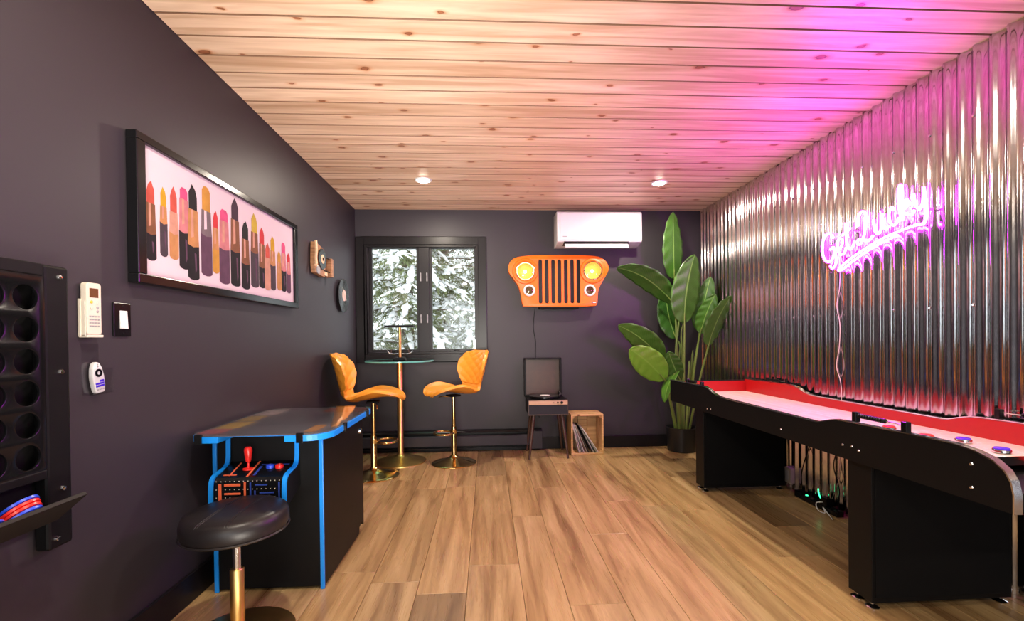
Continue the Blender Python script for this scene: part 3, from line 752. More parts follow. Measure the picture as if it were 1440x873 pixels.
# ================================================================== LEFT WALL
def picture():
    t = thing('framed_picture', 'black framed wide print of a row of lipsticks', 'picture', (0, 2.44, 1.36))
    o = Vector((0, 2.44, 1.36)); y0, y1, z0, z1 = 1.735, 3.145, 1.350, 1.908; w = 0.044
    for a in ((y0, y1, z1 - w * 0.7, z1), (y0, y1, z0, z0 + w * 0.8), (y0, y0 + w, z0 + w * 0.8, z1 - w * 0.7), (y1 - w, y1, z0 + w * 0.8, z1 - w * 0.7)):
        MB(o).box(0.002, 0.042, *a).build('frame_bar', MAT['black_gloss'], t, bev=0.003)
    M0 = [plain('print_pale_pink', (0.52, 0.425, 0.47), 0.7, noise=0.05, scale=6, spec=0.15)]
    CL = dict(coral=(.62, .10, .07), ochre=(.62, .36, .02), pink=(.72, .09, .24), black=(.018, .014, .018), amber=(.60, .30, .05), red=(.60, .04, .05), plum=(.06, .025, .05), gold=(.55, .26, .10), bronze=(.24, .10, .05), rose=(.62, .22, .24), grey=(.07, .05, .065), mauve=(.12, .055, .10), yellow=(.60, .44, .05), rgold=(.66, .33, .24), bw=(.20, .15, .17))
    names = list(CL); mats = M0 + [plain('print_' + n, tuple(v * 0.62 for v in CL[n]), 0.7, noise=0.35, scale=26, spec=0.15) for n in names]
    mb = MB(o)
    X = 0.026
    mb.add([(X, y0 + 0.02, z0 + 0.02), (X, y1 - 0.02, z0 + 0.02), (X, y1 - 0.02, z1 - 0.02), (X, y0 + 0.02, z1 - 0.02), (X - 0.012, y0 + 0.02, z0 + 0.02), (X - 0.012, y1 - 0.02, z0 + 0.02), (X - 0.012, y1 - 0.02, z1 - 0.02), (X - 0.012, y0 + 0.02, z1 - 0.02)],
           [(0, 1, 2, 3), (7, 6, 5, 4), (0, 4, 5, 1), (1, 5, 6, 2), (2, 6, 7, 3), (3, 7, 4, 0)])
    L = [(1.792, 1.849, 1.751, 1.664, 1.55, 1.443), (1.868, 1.912, 1.749, 1.671, 1.607, 1.47), (1.921, 1.977, 1.771, 1.665, 1.58, 1.469), (1.98, 2.047, 1.786, 1.737, 1.6, 1.439), (2.034, 2.112, 1.821, 1.71, 1.554, 1.401), (2.126, 2.209, 1.844, 1.731, 1.621, 1.431), (2.212, 2.264, 1.752, 1.67, 1.572, 1.454), (2.265, 2.353, 1.777, 1.721, 1.586, 1.412), (2.362, 2.451, 1.864, 1.752, 1.593, 1.412), (2.462, 2.546, 1.772, 1.674, 1.546, 1.408), (2.557, 2.642, 1.841, 1.733, 1.625, 1.428), (2.645, 2.719, 1.782, 1.687, 1.556, 1.434), (2.711, 2.783, 1.707, 1.62, 1.553, 1.429), (2.778, 2.849, 1.763, 1.673, 1.59, 1.436), (2.865, 2.927, 1.689, 1.618, 1.533, 1.445), (2.922, 2.994, 1.752, 1.687, 1.578, 1.443), (3.0, 3.061, 1.701, 1.641, 1.567, 1.44)]
    Cc = [('coral', 'bronze', 'black'), ('ochre', 'gold', 'grey'), ('coral', 'rgold', 'gold'), ('pink', 'rose', 'black'), ('black', 'gold', 'black'), ('amber', 'bw', 'mauve'), ('red', 'gold', 'amber'), ('pink', 'rose', 'mauve'), ('plum', 'bronze', 'black'), ('black', 'bronze', 'black'), ('yellow', 'bronze', 'grey'), ('red', 'bronze', 'black'), ('coral', 'rgold', 'rgold'), ('ochre', 'gold', 'grey'), ('amber', 'gold', 'gold'), ('pink', 'rose', 'black'), ('red', 'rose', 'mauve')]
    order = [0, 1, 3, 2, 5, 4, 6, 8, 7, 10, 9, 11, 13, 12, 15, 14, 16]
    for n_, i in enumerate(order):
        a, b, zt, zb, zm, ze = L[i]; w_ = b - a; x = X + 0.0004 + n_ * 0.00008
        k1, k2, k3 = [names.index(c) + 1 for c in Cc[i]]
        m = (a + b) / 2; bh = zt - zb; bw = w_ * 0.36
        lean = 0.25 if i % 3 == 0 else (-0.2 if i % 3 == 1 else 0.0)
        if Cc[i][0] == 'pink': tip = [(m - bw, zt - bh * 0.25), (m - bw * 0.5, zt), (m + bw * 0.6, zt - bh * 0.02), (m + bw, zt - bh * 0.3)]
        elif i == 5: tip = [(m - bw, zt - bh * 0.2), (m - bw * .6, zt - bh * .05), (m, zt), (m + bw * .6, zt - bh * .05), (m + bw, zt - bh * 0.2)]
        else: tip = [(m - bw, zt - bh * (0.42 + lean * .3)), (m - bw * 0.55, zt - bh * 0.18), (m + bw * lean, zt), (m + bw * 0.62, zt - bh * 0.2), (m + bw, zt - bh * (0.42 - lean * .3))]
        mb.cur = k1; mb.poly([(x, p[0], p[1]) for p in [(m - bw, zb - 0.002)] + tip + [(m + bw, zb - 0.002)]][::-1])
        mb.cur = k2; mb.poly([(x + 0.00003, p[0], p[1]) for p in [(m - w_ * 0.42, zb), (m + w_ * 0.42, zb), (m + w_ * 0.46, zm + (zb - zm) * 0.25), (b, zm), (m, zm - 0.008), (a, zm), (m - w_ * 0.46, zm + (zb - zm) * 0.25)]])
        mb.cur = names.index('rgold') + 1 if k2 != names.index('bw') + 1 else 0
        mb.poly([(x + 0.00005, p[0], p[1]) for p in [(m - w_ * 0.18, zb), (m + w_ * 0.02, zb), (m + w_ * 0.04, zm + (zb - zm) * 0.25), (m - w_ * 0.2, zm + (zb - zm) * 0.2)]])
        mb.cur = k3; mb.poly([(x + 0.00003, p[0], p[1]) for p in [(a, zm), (m, zm - 0.008), (b, zm), (b, ze + 0.012), (b - w_ * .2, ze + 0.003), (m, ze), (a + w_ * .2, ze + 0.003), (a, ze + 0.012)]])
        mb.cur = names.index('mauve') + 1
        if k3 in (names.index('black') + 1, names.index('grey') + 1):
            mb.poly([(x + 0.00005, p[0], p[1]) for p in [(m + w_ * .08, zm - .03), (m + w_ * .25, zm - .035), (m + w_ * .28, ze + .05), (m + w_ * .15, ze + .03)]])
    pr_ = mb.build('print', mats, t)
    return t
picture()

def wall_game():
    t = thing('four_in_a_row_game', 'black wall mounted four in a row game with round holes', 'wall game', (0, 1.05, 0.53))
    o = Vector((0, 1.05, 0.53)); y0, y1 = 0.655, 1.45
    MB(o).box(0.001, 0.010, y0, y1, 0.60, 1.357).build('back_panel', MAT['black_matte'], t)
    Mx = MATX(Vector((0.040, 0, 0)) - o, Vector((0, 1, 0)), Vector((0, 0, 1)), Vector((1, 0, 0)))
    holes = [circ(1.322 - c * 0.0905, 1.258 - r * 0.0888, 0.036, 26) for c in range(7) for r in range(6)]
    plate('front_panel', [[(y0 + 0.03, 0.765), (y1 - 0.075, 0.765), (y1 - 0.075, 1.325), (y0 + 0.03, 1.325)]] + holes, 0.008, MAT['black_gloss'], Mx, t, 0.0015)
    for a in ((y1 - 0.078, y1, 0.53, 1.357), (y0, y0 + 0.04, 0.53, 1.357)):
        MB(o).box(0.006, 0.046, *a).build('side_frame', MAT['black_lam'], t, bev=0.008)
    MB(o).box(0.006, 0.046, y0 + 0.04, y1 - 0.078, 1.322, 1.357).build('top_frame', MAT['black_lam'], t, bev=0.003)
    MB(o).box(0.006, 0.046, y0 + 0.04, y1 - 0.078, 0.742, 0.768).build('middle_rail', MAT['black_lam'], t, bev=0.003)
    MB(o).prism([(0.046, 0.612), (0.132, 0.686), (0.124, 0.695), (0.046, 0.628)], 'y', y0, 1.40).build('disc_tray', plain('tray_board', (0.010, 0.008, 0.007), 0.55, spec=0.25), t, bev=0.0015)
    for (yy, zz) in ((1.418, 1.325), (1.418, 1.045), (1.418, 0.700), (1.395, 0.560)):
        MB(o).lathe([(0.0, 0.053), (0.006, 0.052), (0.008, 0.046), (0.008, 0.044)], (0, yy, zz), 14, 'x').build('bolt', MAT['chrome'], t, smooth=True)
    # discs lying in the sloping tray
    def ring(name, label, mat, y, dz, dx, n):
        base = Vector((0.088 + dx, y, 0.672 + dz))
        mb = MB(base); M = Matrix.Translation(base) @ Matrix.Rotation(math.radians(-41), 4, 'Y')
        mb.lathe([(0.030, -0.0045), (0.0400, -0.005), (0.0445, -0.003), (0.0445, 0.003), (0.0400, 0.005), (0.030, 0.0045), (0.030, -0.0045)], (0, 0, 0), 40, 'z', M)
        tag(mb.build(name, mat, smooth=True), label, 'game disc', 'game discs in the tray')
    nrm = Vector((-math.sin(math.radians(41)), 0, math.cos(math.radians(41))))
    for i, (m, lb) in enumerate((('blue_plastic', 'blue game disc at the bottom of the stack in the tray'), ('red_plastic', 'lower red game disc in the tray stack'), ('red_plastic', 'upper red game disc in the tray stack'), ('blue_plastic', 'blue game disc on top of the red ones in the tray'))):
        q = nrm * (0.0105 * i)
        ring('game_disc', lb, MAT[m], 1.255 + 0.004 * i, q.z, q.x, i)
    ring('game_disc', 'blue game disc beside the stack at the photo edge', MAT['blue_plastic'], 1.157, 0, 0, 5)
wall_game()

def ac_remote():
    t = thing('air_conditioner_remote', 'cream remote control in its wall cradle', 'remote control', (0.0, 1.56, 1.15))
    o = Vector((0, 1.56, 1.15)); y0, y1 = 1.531, 1.592
    MB(o).prism(rrect(y0 + 0.004, y1 - 0.002, 1.156, 1.326, 0.010), 'x', 0.006, 0.026).build('body', MAT['cream_plastic'], t, bev=0.002)
    MB(o).box(0.001, 0.010, y0 - 0.002, y1 + 0.002, 1.150, 1.272).box(0.001, 0.022, y0 + 0.001, y0 + 0.004, 1.150, 1.268).box(0.001, 0.022, y1 - 0.002, y1 + 0.001, 1.150, 1.262).box(0.001, 0.029, y0 + 0.001, y1 + 0.001, 1.148, 1.156).build('cradle', MAT['cream_plastic'], t, bev=0.0015)
    MB(o).box(0.0255, 0.0268, y0 + 0.014, y1 - 0.014, 1.278, 1.308).build('display', plain('brown_lcd', (0.10, 0.045, 0.02), 0.2), t)
    for (dy, dz, m, r) in ((0.020, 1.263, 'yl', 0.0048), (0.043, 1.261, 'cream_plastic', 0.0042), (0.020, 1.243, 'cream_plastic', 0.004), (0.043, 1.245, 'grey_plastic', 0.0042), (0.043, 1.233, 'grey_plastic', 0.004)):
        mm = colmat((0.65, 0.42, 0.05), 0.4) if m == 'yl' else MAT[m]
        MB(o).lathe([(0, 0.0282), (r, 0.0278), (r, 0.0255)], (0, y0 + dy, dz), 12, 'x').build('button', mm, t)
    for r_ in range(4):
        for c in range(4):
            MB(o).box(0.0255, 0.0272, y0 + 0.012 + c * 0.0105, y0 + 0.019 + c * 0.0105, 1.214 - r_ * 0.0105, 1.2185 - r_ * 0.0105).build('button', MAT['grey_plastic'], t)
ac_remote()

def light_switch():
    t = thing('light_switch', 'black light switch plate with a pale rocker', 'light switch', (0, 1.705, 1.15))
    o = Vector((0, 1.705, 1.15))
    MB(o).box(0.0, 0.007, 1.664, 1.742, 1.152, 1.272).build('plate', MAT['black_gloss'], t, bev=0.003)
    MB(o).prism([(0.006, 1.180), (0.0125, 1.180), (0.009, 1.244), (0.006, 1.244)], 'y', 1.690, 1.722).build('rocker', MAT['white_plastic'], t, bev=0.001)
    for zz in (1.163, 1.260):
        MB(o).lathe([(0, 0.0085), (0.003, 0.008), (0.003, 0.006)], (0, 1.705, zz), 10, 'x').build('screw', MAT['black_lam'], t)
light_switch()

def small_remote():
    t = thing('acrylic_remote_holder', 'clear acrylic pocket on the left wall', 'holder', (0, 1.58, 0.957))
    o = Vector((0, 1.58, 0.957))
    MB(o).box(0.001, 0.003, 1.540, 1.606, 0.962, 1.128).build('back_plate', MAT['acrylic'], t)
    MB(o).box(0.003, 0.030, 1.540, 1.628, 0.960, 0.963).box(0.028, 0.030, 1.540, 1.628, 0.963, 1.045).box(0.003, 0.028, 1.540, 1.542, 0.963, 1.045).box(0.003, 0.028, 1.626, 1.628, 0.963, 1.045).build('pocket', MAT['acrylic'], t)
    c = Vector((0.014, 1.588, 0.965)); rt = thing('lamp_remote', 'small white oval remote with blue buttons in the acrylic pocket', 'remote control', c)
    rt.rotation_euler = (math.radians(8), 0, 0)
    pts = [(-0.017, 0.004), (-0.012, 0), (0.012, 0), (0.018, 0.004), (0.022, 0.025), (0.022, 0.055), (0.018, 0.08), (0.010, 0.098), (0, 0.103), (-0.010, 0.098), (-0.018, 0.08), (-0.022, 0.055), (-0.021, 0.025)]
    MB().prism([(a, b) for a, b in pts], 'x', -0.008, 0.008).build('body', MAT['white_plastic'], rt, bev=0.004, seg=3, smooth=True)
    MB().lathe([(0.006, 0.0098), (0.0135, 0.0094), (0.0135, 0.007), (0.006, 0.007), (0.006, 0.0098)], (0, 0, 0.066), 20, 'x').build('ring_key', MAT['black_gloss'], rt)
    for r_ in range(3):
        for q in range(4):
            if r_ == 0 and q < 2: continue
            MB().box(0.0075, 0.0095, -0.0165 + q * 0.0085, -0.0095 + q * 0.0085, 0.036 - r_ * 0.008, 0.042 - r_ * 0.008).build('button', MAT['purple_cap'], rt)
    for q in range(4):
        MB().box(0.0075, 0.0092, -0.013 + q * 0.0075, -0.009 + q * 0.0075, 0.009, 0.013).build('button', MAT['grey_plastic'], rt)
    for zz in (0.087, 0.094): MB().lathe([(0, 0.0095), (0.0025, 0.009), (0.0025, 0.007)], (0, 0.0, zz), 10, 'x').build('button', MAT['grey_plastic'], rt)
small_remote()

def wall_art():
    t = thing('wood_slab_wall_art', 'live-edge wood slab wall art with a small record', 'wall art', (0, 3.62, 1.63))
    o = Vector((0, 3.62, 1.63))
    slab = [(3.462, 1.640), (3.66, 1.628), (3.672, 1.70), (3.664, 1.78), (3.655, 1.842), (3.55, 1.862), (3.466, 1.872), (3.458, 1.80), (3.452, 1.72)]
    MB(o).prism(slab, 'x', 0.004, 0.040).build('slab', MAT['slab_wood'], t, bev=0.004)
    MB(o).tube(catmull([(0.045, 3.462, 1.875), (0.052, 3.450, 1.80), (0.050, 3.445, 1.74), (0.060, 3.425, 1.70), (0.055, 3.43, 1.69)], 5), [0.010] * 16 + [0.010] * 4 + [0.014], 8).build('bark_edge', MAT['light_wood'], t, smooth=True)
    MB(o).lathe([(0.0, 0.050), (0.078, 0.050), (0.080, 0.047), (0.078, 0.044), (0.0, 0.044)], (0, 3.585, 1.760), 36, 'x').build('record', MAT['vinyl'], t, smooth=True)
    MB(o).lathe([(0.0, 0.052), (0.034, 0.052), (0.034, 0.050)], (0, 3.585, 1.760), 28, 'x').build('label_disc', MAT['light_wood'], t)
    MB(o).box(0.052, 0.056, 3.577, 3.593, 1.748, 1.772).build('hand', MAT['black_matte'], t)
    MB(o).lathe([(0.0, 0.046), (0.032, 0.046), (0.032, 0.040)], (0, 3.51, 1.668), 24, 'x').build('pad', MAT['grey_plastic'], t)
    MB(o).prism([(3.755, 1.648), (3.80, 1.645), (3.802, 1.79), (3.757, 1.795)], 'x', 0.004, 0.060).build('side_bar', MAT['slab_wood'], t, bev=0.003)
    for zz in (1.68, 1.785): MB(o).tube([(0.042, 3.63, zz), (0.044, 3.77, zz)], 0.004, 8).build('rod', MAT['black_matte'], t)
    MB(o).box(0.040, 0.046, 3.64, 3.70, 1.642, 1.672).build('tag', MAT['light_wood'], t, bev=0.002)
    t2 = thing('record_clock', 'round vinyl record clock on the left wall near the corner', 'clock', (0, 4.16, 1.41))
    o = Vector((0, 4.16, 1.41)); c = (0, 4.165, 1.535)
    MB(o).lathe([(0.0, 0.030), (0.146, 0.030), (0.150, 0.027), (0.146, 0.024), (0.0, 0.024)], c, 48, 'x').build('record', MAT['vinyl'], t2, smooth=True)
    for k in range(6):
        r = 0.066 + k * 0.014
        MB(o).lathe([(r, 0.0302), (r + 0.004, 0.0312), (r + 0.008, 0.0302)], c, 48, 'x').build('groove_ridge', MAT['vinyl'], t2, smooth=True)
    MB(o).lathe([(0.0, 0.0325), (0.050, 0.0322), (0.050, 0.030)], c, 32, 'x').build('label_disc', colmat((0.62, 0.42, 0.36), 0.5), t2)
    M = Matrix.Translation(Vector((0.036, 4.165, 1.535)))
    for a, ln in ((0.7, 0.085), (-2.3, 0.06), (-1.2, 0.03)):
        MB(o).box(-0.001, 0.001, -0.003, 0.003, 0, ln, M @ Matrix.Rotation(a, 4, 'X')).build('hand', MAT['cream_plastic'], t2)
    MB(o).tube([(0.004, 4.165, 1.535), (0.026, 4.165, 1.535)], 0.04, 20).build('movement', MAT['black_matte'], t2)
wall_art()

# ================================================================== ARCADE TABLE
def arcade():
    t = thing('arcade_table', 'black cocktail arcade table with bright blue edging', 'arcade table', (0.315, 2.42, 0))
    o = Vector((0.315, 2.42, 0)); x0, x1, y0, y1 = 0.072, 0.557, 2.112, 2.765
    MB(o).prism([(y0, 0.012), (y1 - 0.10, 0.012), (y1 - 0.09, 0.045), (y1 - 0.045, 0.06), (y1, 0.03), (y1, 0.70), (y0, 0.70)], 'x', x0, x1).build('cabinet', MAT['black_lam'], t, bev=0.002)
    for xx in (x0, x1 - 0.018):
        MB(o).box(xx, xx + 0.018, y0 - 0.006, y0 + 0.004, 0.0, 0.70).build('edge_trim', MAT['blue_trim'], t, bev=0.002)
    for (xx, yy) in ((x0 + 0.03, y1 - 0.03), (x1 - 0.03, y1 - 0.03)):
        MB(o).lathe([(0.008, -0.008), (0.016, -0.008), (0.018, 0.0), (0.016, 0.008), (0.008, 0.008), (0.008, -0.008)], (xx, yy, 0.018), 16, 'x').build('caster', MAT['black_gloss'], t)
    # table board with a notch for the player, edged in blue
    X0, X1, Y0, Y1 = 0.018, 0.622, 1.985, 2.80
    def board(notch):
        pts = []
        def arc(cx, cy, r, a0):
            for k in range(9): a = a0 + PI / 2 * k / 8; pts.append((cx + r * math.cos(a), cy + r * math.sin(a)))
        r = 0.11
        if notch: pts.extend([(0.165, Y0), (0.165, 2.108), (0.440, 2.108), (0.440, Y0)])
        arc(X1 - r, Y0 + r, r, -PI / 2); arc(X1 - r, Y1 - r, r, 0); arc(X0 + r, Y1 - r, r, PI / 2); arc(X0 + r, Y0 + r, r, PI)
        return pts
    MB(o).prism(board(True), 'z', 0.700, 0.726).build('table_board', MAT['blue_trim'], t, bev=0.0015, seg=1)
    ov = MB(o).prism([(0.315 + (a - 0.32) * 0.975, 2.3925 + (b - 2.3925) * 0.975) for a, b in board(False)], 'z', 0.7262, 0.7285).build('overlay', plain('dark_overlay', (0.10, 0.098, 0.112), 0.35), t)
    art = [((0.035, 0.14, 2.05, 2.16), (0.42, 0.10, 0.12)), ((0.04, 0.15, 2.17, 2.34), (0.50, 0.33, 0.05)), ((0.035, 0.13, 2.36, 2.52), (0.42, 0.28, 0.06)), ((0.035, 0.15, 2.55, 2.74), (0.45, 0.38, 0.36)),
           ((0.46, 0.60, 2.60, 2.76), (0.16, 0.035, 0.03)), ((0.37, 0.45, 2.62, 2.76), (0.22, 0.05, 0.03)), ((0.49, 0.545, 2.05, 2.22), (0.50, 0.22, 0.03))]
    for (a, c) in art:
        MB(o).prism(rrect(*a, 0.02, 3), 'z', 0.7285, 0.7290).build('printed_patch', colmat(c, 0.5), ov)
    MB(o).box(0.175, 0.44, 2.25, 2.58, 0.7285, 0.7291).build('screen', plain('grey_screen', (0.075, 0.075, 0.09), 0.3), ov)
    MB(o).prism(board(False), 'z', 0.7294, 0.7352).build('glass_top', MAT['acrylic'], t, bev=0.001, seg=1)
    for (cx, cy, w, d) in ((0.085, Y0 + 0.004, 0.014, 0.006), (0.505, Y0 + 0.000, 0.014, 0.006), (X1 + 0.002, 2.22, 0.006, 0.014), (X1 + 0.002, 2.62, 0.006, 0.014)):
        MB(o).box(cx - w, cx + w, cy - d, cy + d, 0.695, 0.737).build('glass_clip', MAT['black_gloss'], t, bev=0.001)
    # control panel
    prof = [(2.112, 0.700), (2.100, 0.698), (2.098, 0.620)] + [(p.x, p.y) for p in catmull([(2.098, 0.62, 0), (2.092, 0.592, 0), (2.070, 0.575, 0), (2.030, 0.568, 0), (1.990, 0.560, 0), (1.972, 0.542, 0), (1.966, 0.510, 0)], 4)] + [(1.964, 0.440), (1.975, 0.425), (2.112, 0.475)]
    for xx in (0.138, 0.438):
        ch = MB(o).prism(prof, 'x', xx, xx + 0.016).build('cheek_panel', MAT['black_lam'], t)
        fr = prof[1:-2]; vs = []; fs = []
        for (a, b) in fr:
            vs += [(xx - 0.001, a - 0.003, b + 0.002), (xx + 0.017, a - 0.003, b + 0.002), (xx + 0.017, a + 0.003, b - 0.004), (xx - 0.001, a + 0.003, b - 0.004)]
        for i in range(len(fr) - 1):
            for k in range(4): fs.append((i * 4 + k, i * 4 + (k + 1) % 4, i * 4 + 4 + (k + 1) % 4, i * 4 + 4 + k))
        MB(o).add(vs, fs).build('edge_trim', MAT['blue_trim'], ch, smooth=True)
    cp = MB(o).prism([(2.112, 0.590), (1.990, 0.552), (1.978, 0.540), (1.974, 0.435), (2.112, 0.470)], 'x', 0.154, 0.438).build('control_panel', MAT['black_gloss'], t)
    ora, blu, wht = colmat((0.75, 0.13, 0.05), 0.4), colmat((0.02, 0.05, 0.30), 0.4), colmat((0.7, 0.65, 0.55), 0.4)
    def fr_(x0_, x1_, z0_, z1_, m, nm):
        MB(o).box(x0_, x1_, 1.9725, 1.9765, z0_, z1_).build(nm, m, cp, bev=0.0009, seg=1)
    for a in ((0.172, 0.184, 0.450, 0.530), (0.196, 0.262, 0.520, 0.530), (0.196, 0.262, 0.484, 0.492), (0.208, 0.250, 0.452, 0.462), (0.276, 0.284, 0.450, 0.536)): fr_(*a, ora, 'orange_stripe')
    for a in ((0.300, 0.306, 0.450, 0.534), (0.322, 0.372, 0.520, 0.526), (0.340, 0.400, 0.486, 0.492), (0.318, 0.324, 0.450, 0.50), (0.418, 0.424, 0.450, 0.534)): fr_(*a, blu, 'blue_stripe')
    sl = math.atan2(0.590 - 0.552, 2.112 - 1.990)
    MT = Matrix.Translation(Vector((0, 1.992, 0.5535))) @ Matrix.Rotation(sl, 4, 'X')
    for (a, m, nm) in (((0.20, 0.206, 0.01, 0.11), ora, 'orange_stripe'), ((0.176, 0.23, 0.012, 0.018), ora, 'orange_stripe'), ((0.276, 0.284, 0.0, 0.12), ora, 'orange_stripe'), ((0.30, 0.42, 0.09, 0.095), blu, 'blue_stripe'), ((0.30, 0.31, 0.01, 0.08), blu, 'blue_stripe')):
        MB(o).box(a[0], a[1], a[2], a[3], -0.0005, 0.0012, MT).build(nm, m, cp)
    dm = None
    for i in range(15):
        for zz in (0.540, 0.506, 0.472, 0.441):
            d = MB().box(-0.0014, 0.0014, -0.001, 0.001, -0.0014, 0.0014).build('dot', wht, cp) if dm is None else dup(dm, cp)
            dm = d; d.location = Vector((0.163 + i * 0.0185, 1.9752 if zz < 0.53 else 1.9765, zz)) - o
    j = MB(o).lathe([(0.022, 0.568), (0.022, 0.574), (0.006, 0.577), (0.005, 0.60), (0.010, 0.603), (0.0125, 0.615), (0.0165, 0.650), (0.016, 0.660), (0.010, 0.668), (0.0, 0.669)], (0.255, 2.055, 0), 20).build('joystick', MAT['red_plastic'], t, smooth=True)
    for (xx, m) in ((0.345, 'blue_plastic'), (0.385, 'red_plastic')):
        MB(o).lathe([(0.017, 0.570), (0.017, 0.583), (0.012, 0.586), (0.011, 0.582), (0.0, 0.582)], (xx, 2.062, 0), 20).build('button', MAT[m], t, smooth=True)
    MB(o).lathe([(0.0, 0.012), (0.014, 0.010), (0.016, 0.0)], (x1, 2.70, 0.60), 16, 'x').build('lock', MAT['chrome'], t, smooth=True)
arcade()

def black_stool():
    c = (0.348, 1.78, 0)
    t = thing('round_stool', 'round black leather stool on a brass column by the arcade table', 'stool', c)
    MB().lathe([(0.0, 0.410), (0.160, 0.410), (0.173, 0.414), (0.182, 0.432), (0.182, 0.462), (0.175, 0.483), (0.156, 0.494), (0.085, 0.500), (0.0, 0.502)], seg=64).build('seat', MAT['leather'], t, smooth=True)
    for dx in (-0.045, 0.045):
        hl = math.sqrt(0.170 ** 2 - dx ** 2)
        s = t.children[0]
        for e in (-0.004, 0.004):
            MB().tube(catmull([(dx * 1.2 + e, -hl, 0.479), (dx * 1.05 + e, -hl * 0.85, 0.4945), (dx + e, 0, 0.5015), (dx * 1.05 + e, hl * 0.85, 0.4945), (dx * 1.2 + e, hl, 0.479)], 6), 0.0022, 6).build('seam', MAT['leather'], s, smooth=True)
    MB().lathe([(0.182, 0.416), (0.1850, 0.420), (0.182, 0.424)], seg=64).build('piping', MAT['leather'], t, smooth=True)
    MB().lathe([(0.0, 0.398), (0.08, 0.398), (0.08, 0.411)], seg=30).build('mount_plate', MAT['black_matte'], t)
    MB().lathe([(0.0145, 0.255), (0.0145, 0.400)], seg=22).build('gas_lift', MAT['chrome'], t, smooth=True)
    MB().lathe([(0.0, 0.268), (0.022, 0.268), (0.0245, 0.264), (0.0245, 0.03), (0.03, 0.026)], seg=28).build('column', MAT['brass'], t, smooth=True)
    MB().lathe([(0.0, 0.03), (0.03, 0.028), (0.06, 0.022), (0.12, 0.013), (0.19, 0.007), (0.2, 0.004), (0.2, 0.0), (0, 0)], seg=56).build('base', MAT['brass'], t, smooth=True)
black_stool()

# ================================================================== BAR TABLE AND STOOLS
def bar_table():
    c = (0.492, 4.285, 0)
    t = thing('bar_table', 'round glass topped bar table on a brass column by the window', 'bar table', c)
    MB().lathe([(0.0, 0.929), (0.306, 0.929), (0.310, 0.934), (0.306, 0.942), (0.0, 0.942)], seg=72).build('glass_top', MAT['table_glass'], t, smooth=True)
    MB().lathe([(0.3085, 0.9275), (0.3130, 0.930), (0.3130, 0.940), (0.3085, 0.9428), (0.3085, 0.9275)], seg=72).build('glass_rim', MAT['glass_edge'], t, smooth=True)
    MB().lathe([(0.0, 0.928), (0.085, 0.928), (0.085, 0.924), (0.03, 0.915), (0.027, 0.915)], seg=36).build('top_mount', MAT['brass'], t, smooth=True)
    MB().lathe([(0.027, 0.918), (0.027, 0.50), (0.0285, 0.498), (0.0285, 0.06), (0.033, 0.05)], seg=30).build('column', MAT['brass'], t, smooth=True)
    MB().lathe([(0.031, 0.075), (0.040, 0.062), (0.07, 0.048), (0.14, 0.026), (0.215, 0.012), (0.232, 0.007), (0.233, 0.0), (0.0, 0.0)], seg=64).build('base', MAT['brass'], t, smooth=True)
    s = thing('tabletop_stand', 'brass tabletop stand with a flat black top on the bar table', 'stand', (0.497, 4.285, 0.942))
    MB().prism([(-0.062, 0.0), (0.062, 0.0), (0.042, 0.030), (-0.042, 0.030)], 'y', -0.045, 0.045).build('base', MAT['black_gloss'], s, bev=0.004)
    MB().lathe([(0.0135, 0.028), (0.0135, 0.308)], seg=24).build('column', MAT['brass'], s, smooth=True)
    MB().box(-0.133, 0.133, -0.05, 0.05, 0.306, 0.326).build('flat_top', MAT['black_gloss'], s, bev=0.004)
    for sg in (-1, 1):
        MB().tube(catmull([(sg * 0.012, 0, 0.062), (sg * 0.06, 0, 0.058), (sg * 0.10, 0, 0.068), (sg * 0.118, 0, 0.09)], 4), 0.005, 8).build('hook', MAT['chrome'], s, smooth=True)
        MB().tube([(sg * 0.078, 0, 0.10), (sg * 0.086, 0, 0.056)], 0.004, 8).build('prong', MAT['dark_wood'], s, smooth=True)
bar_table()

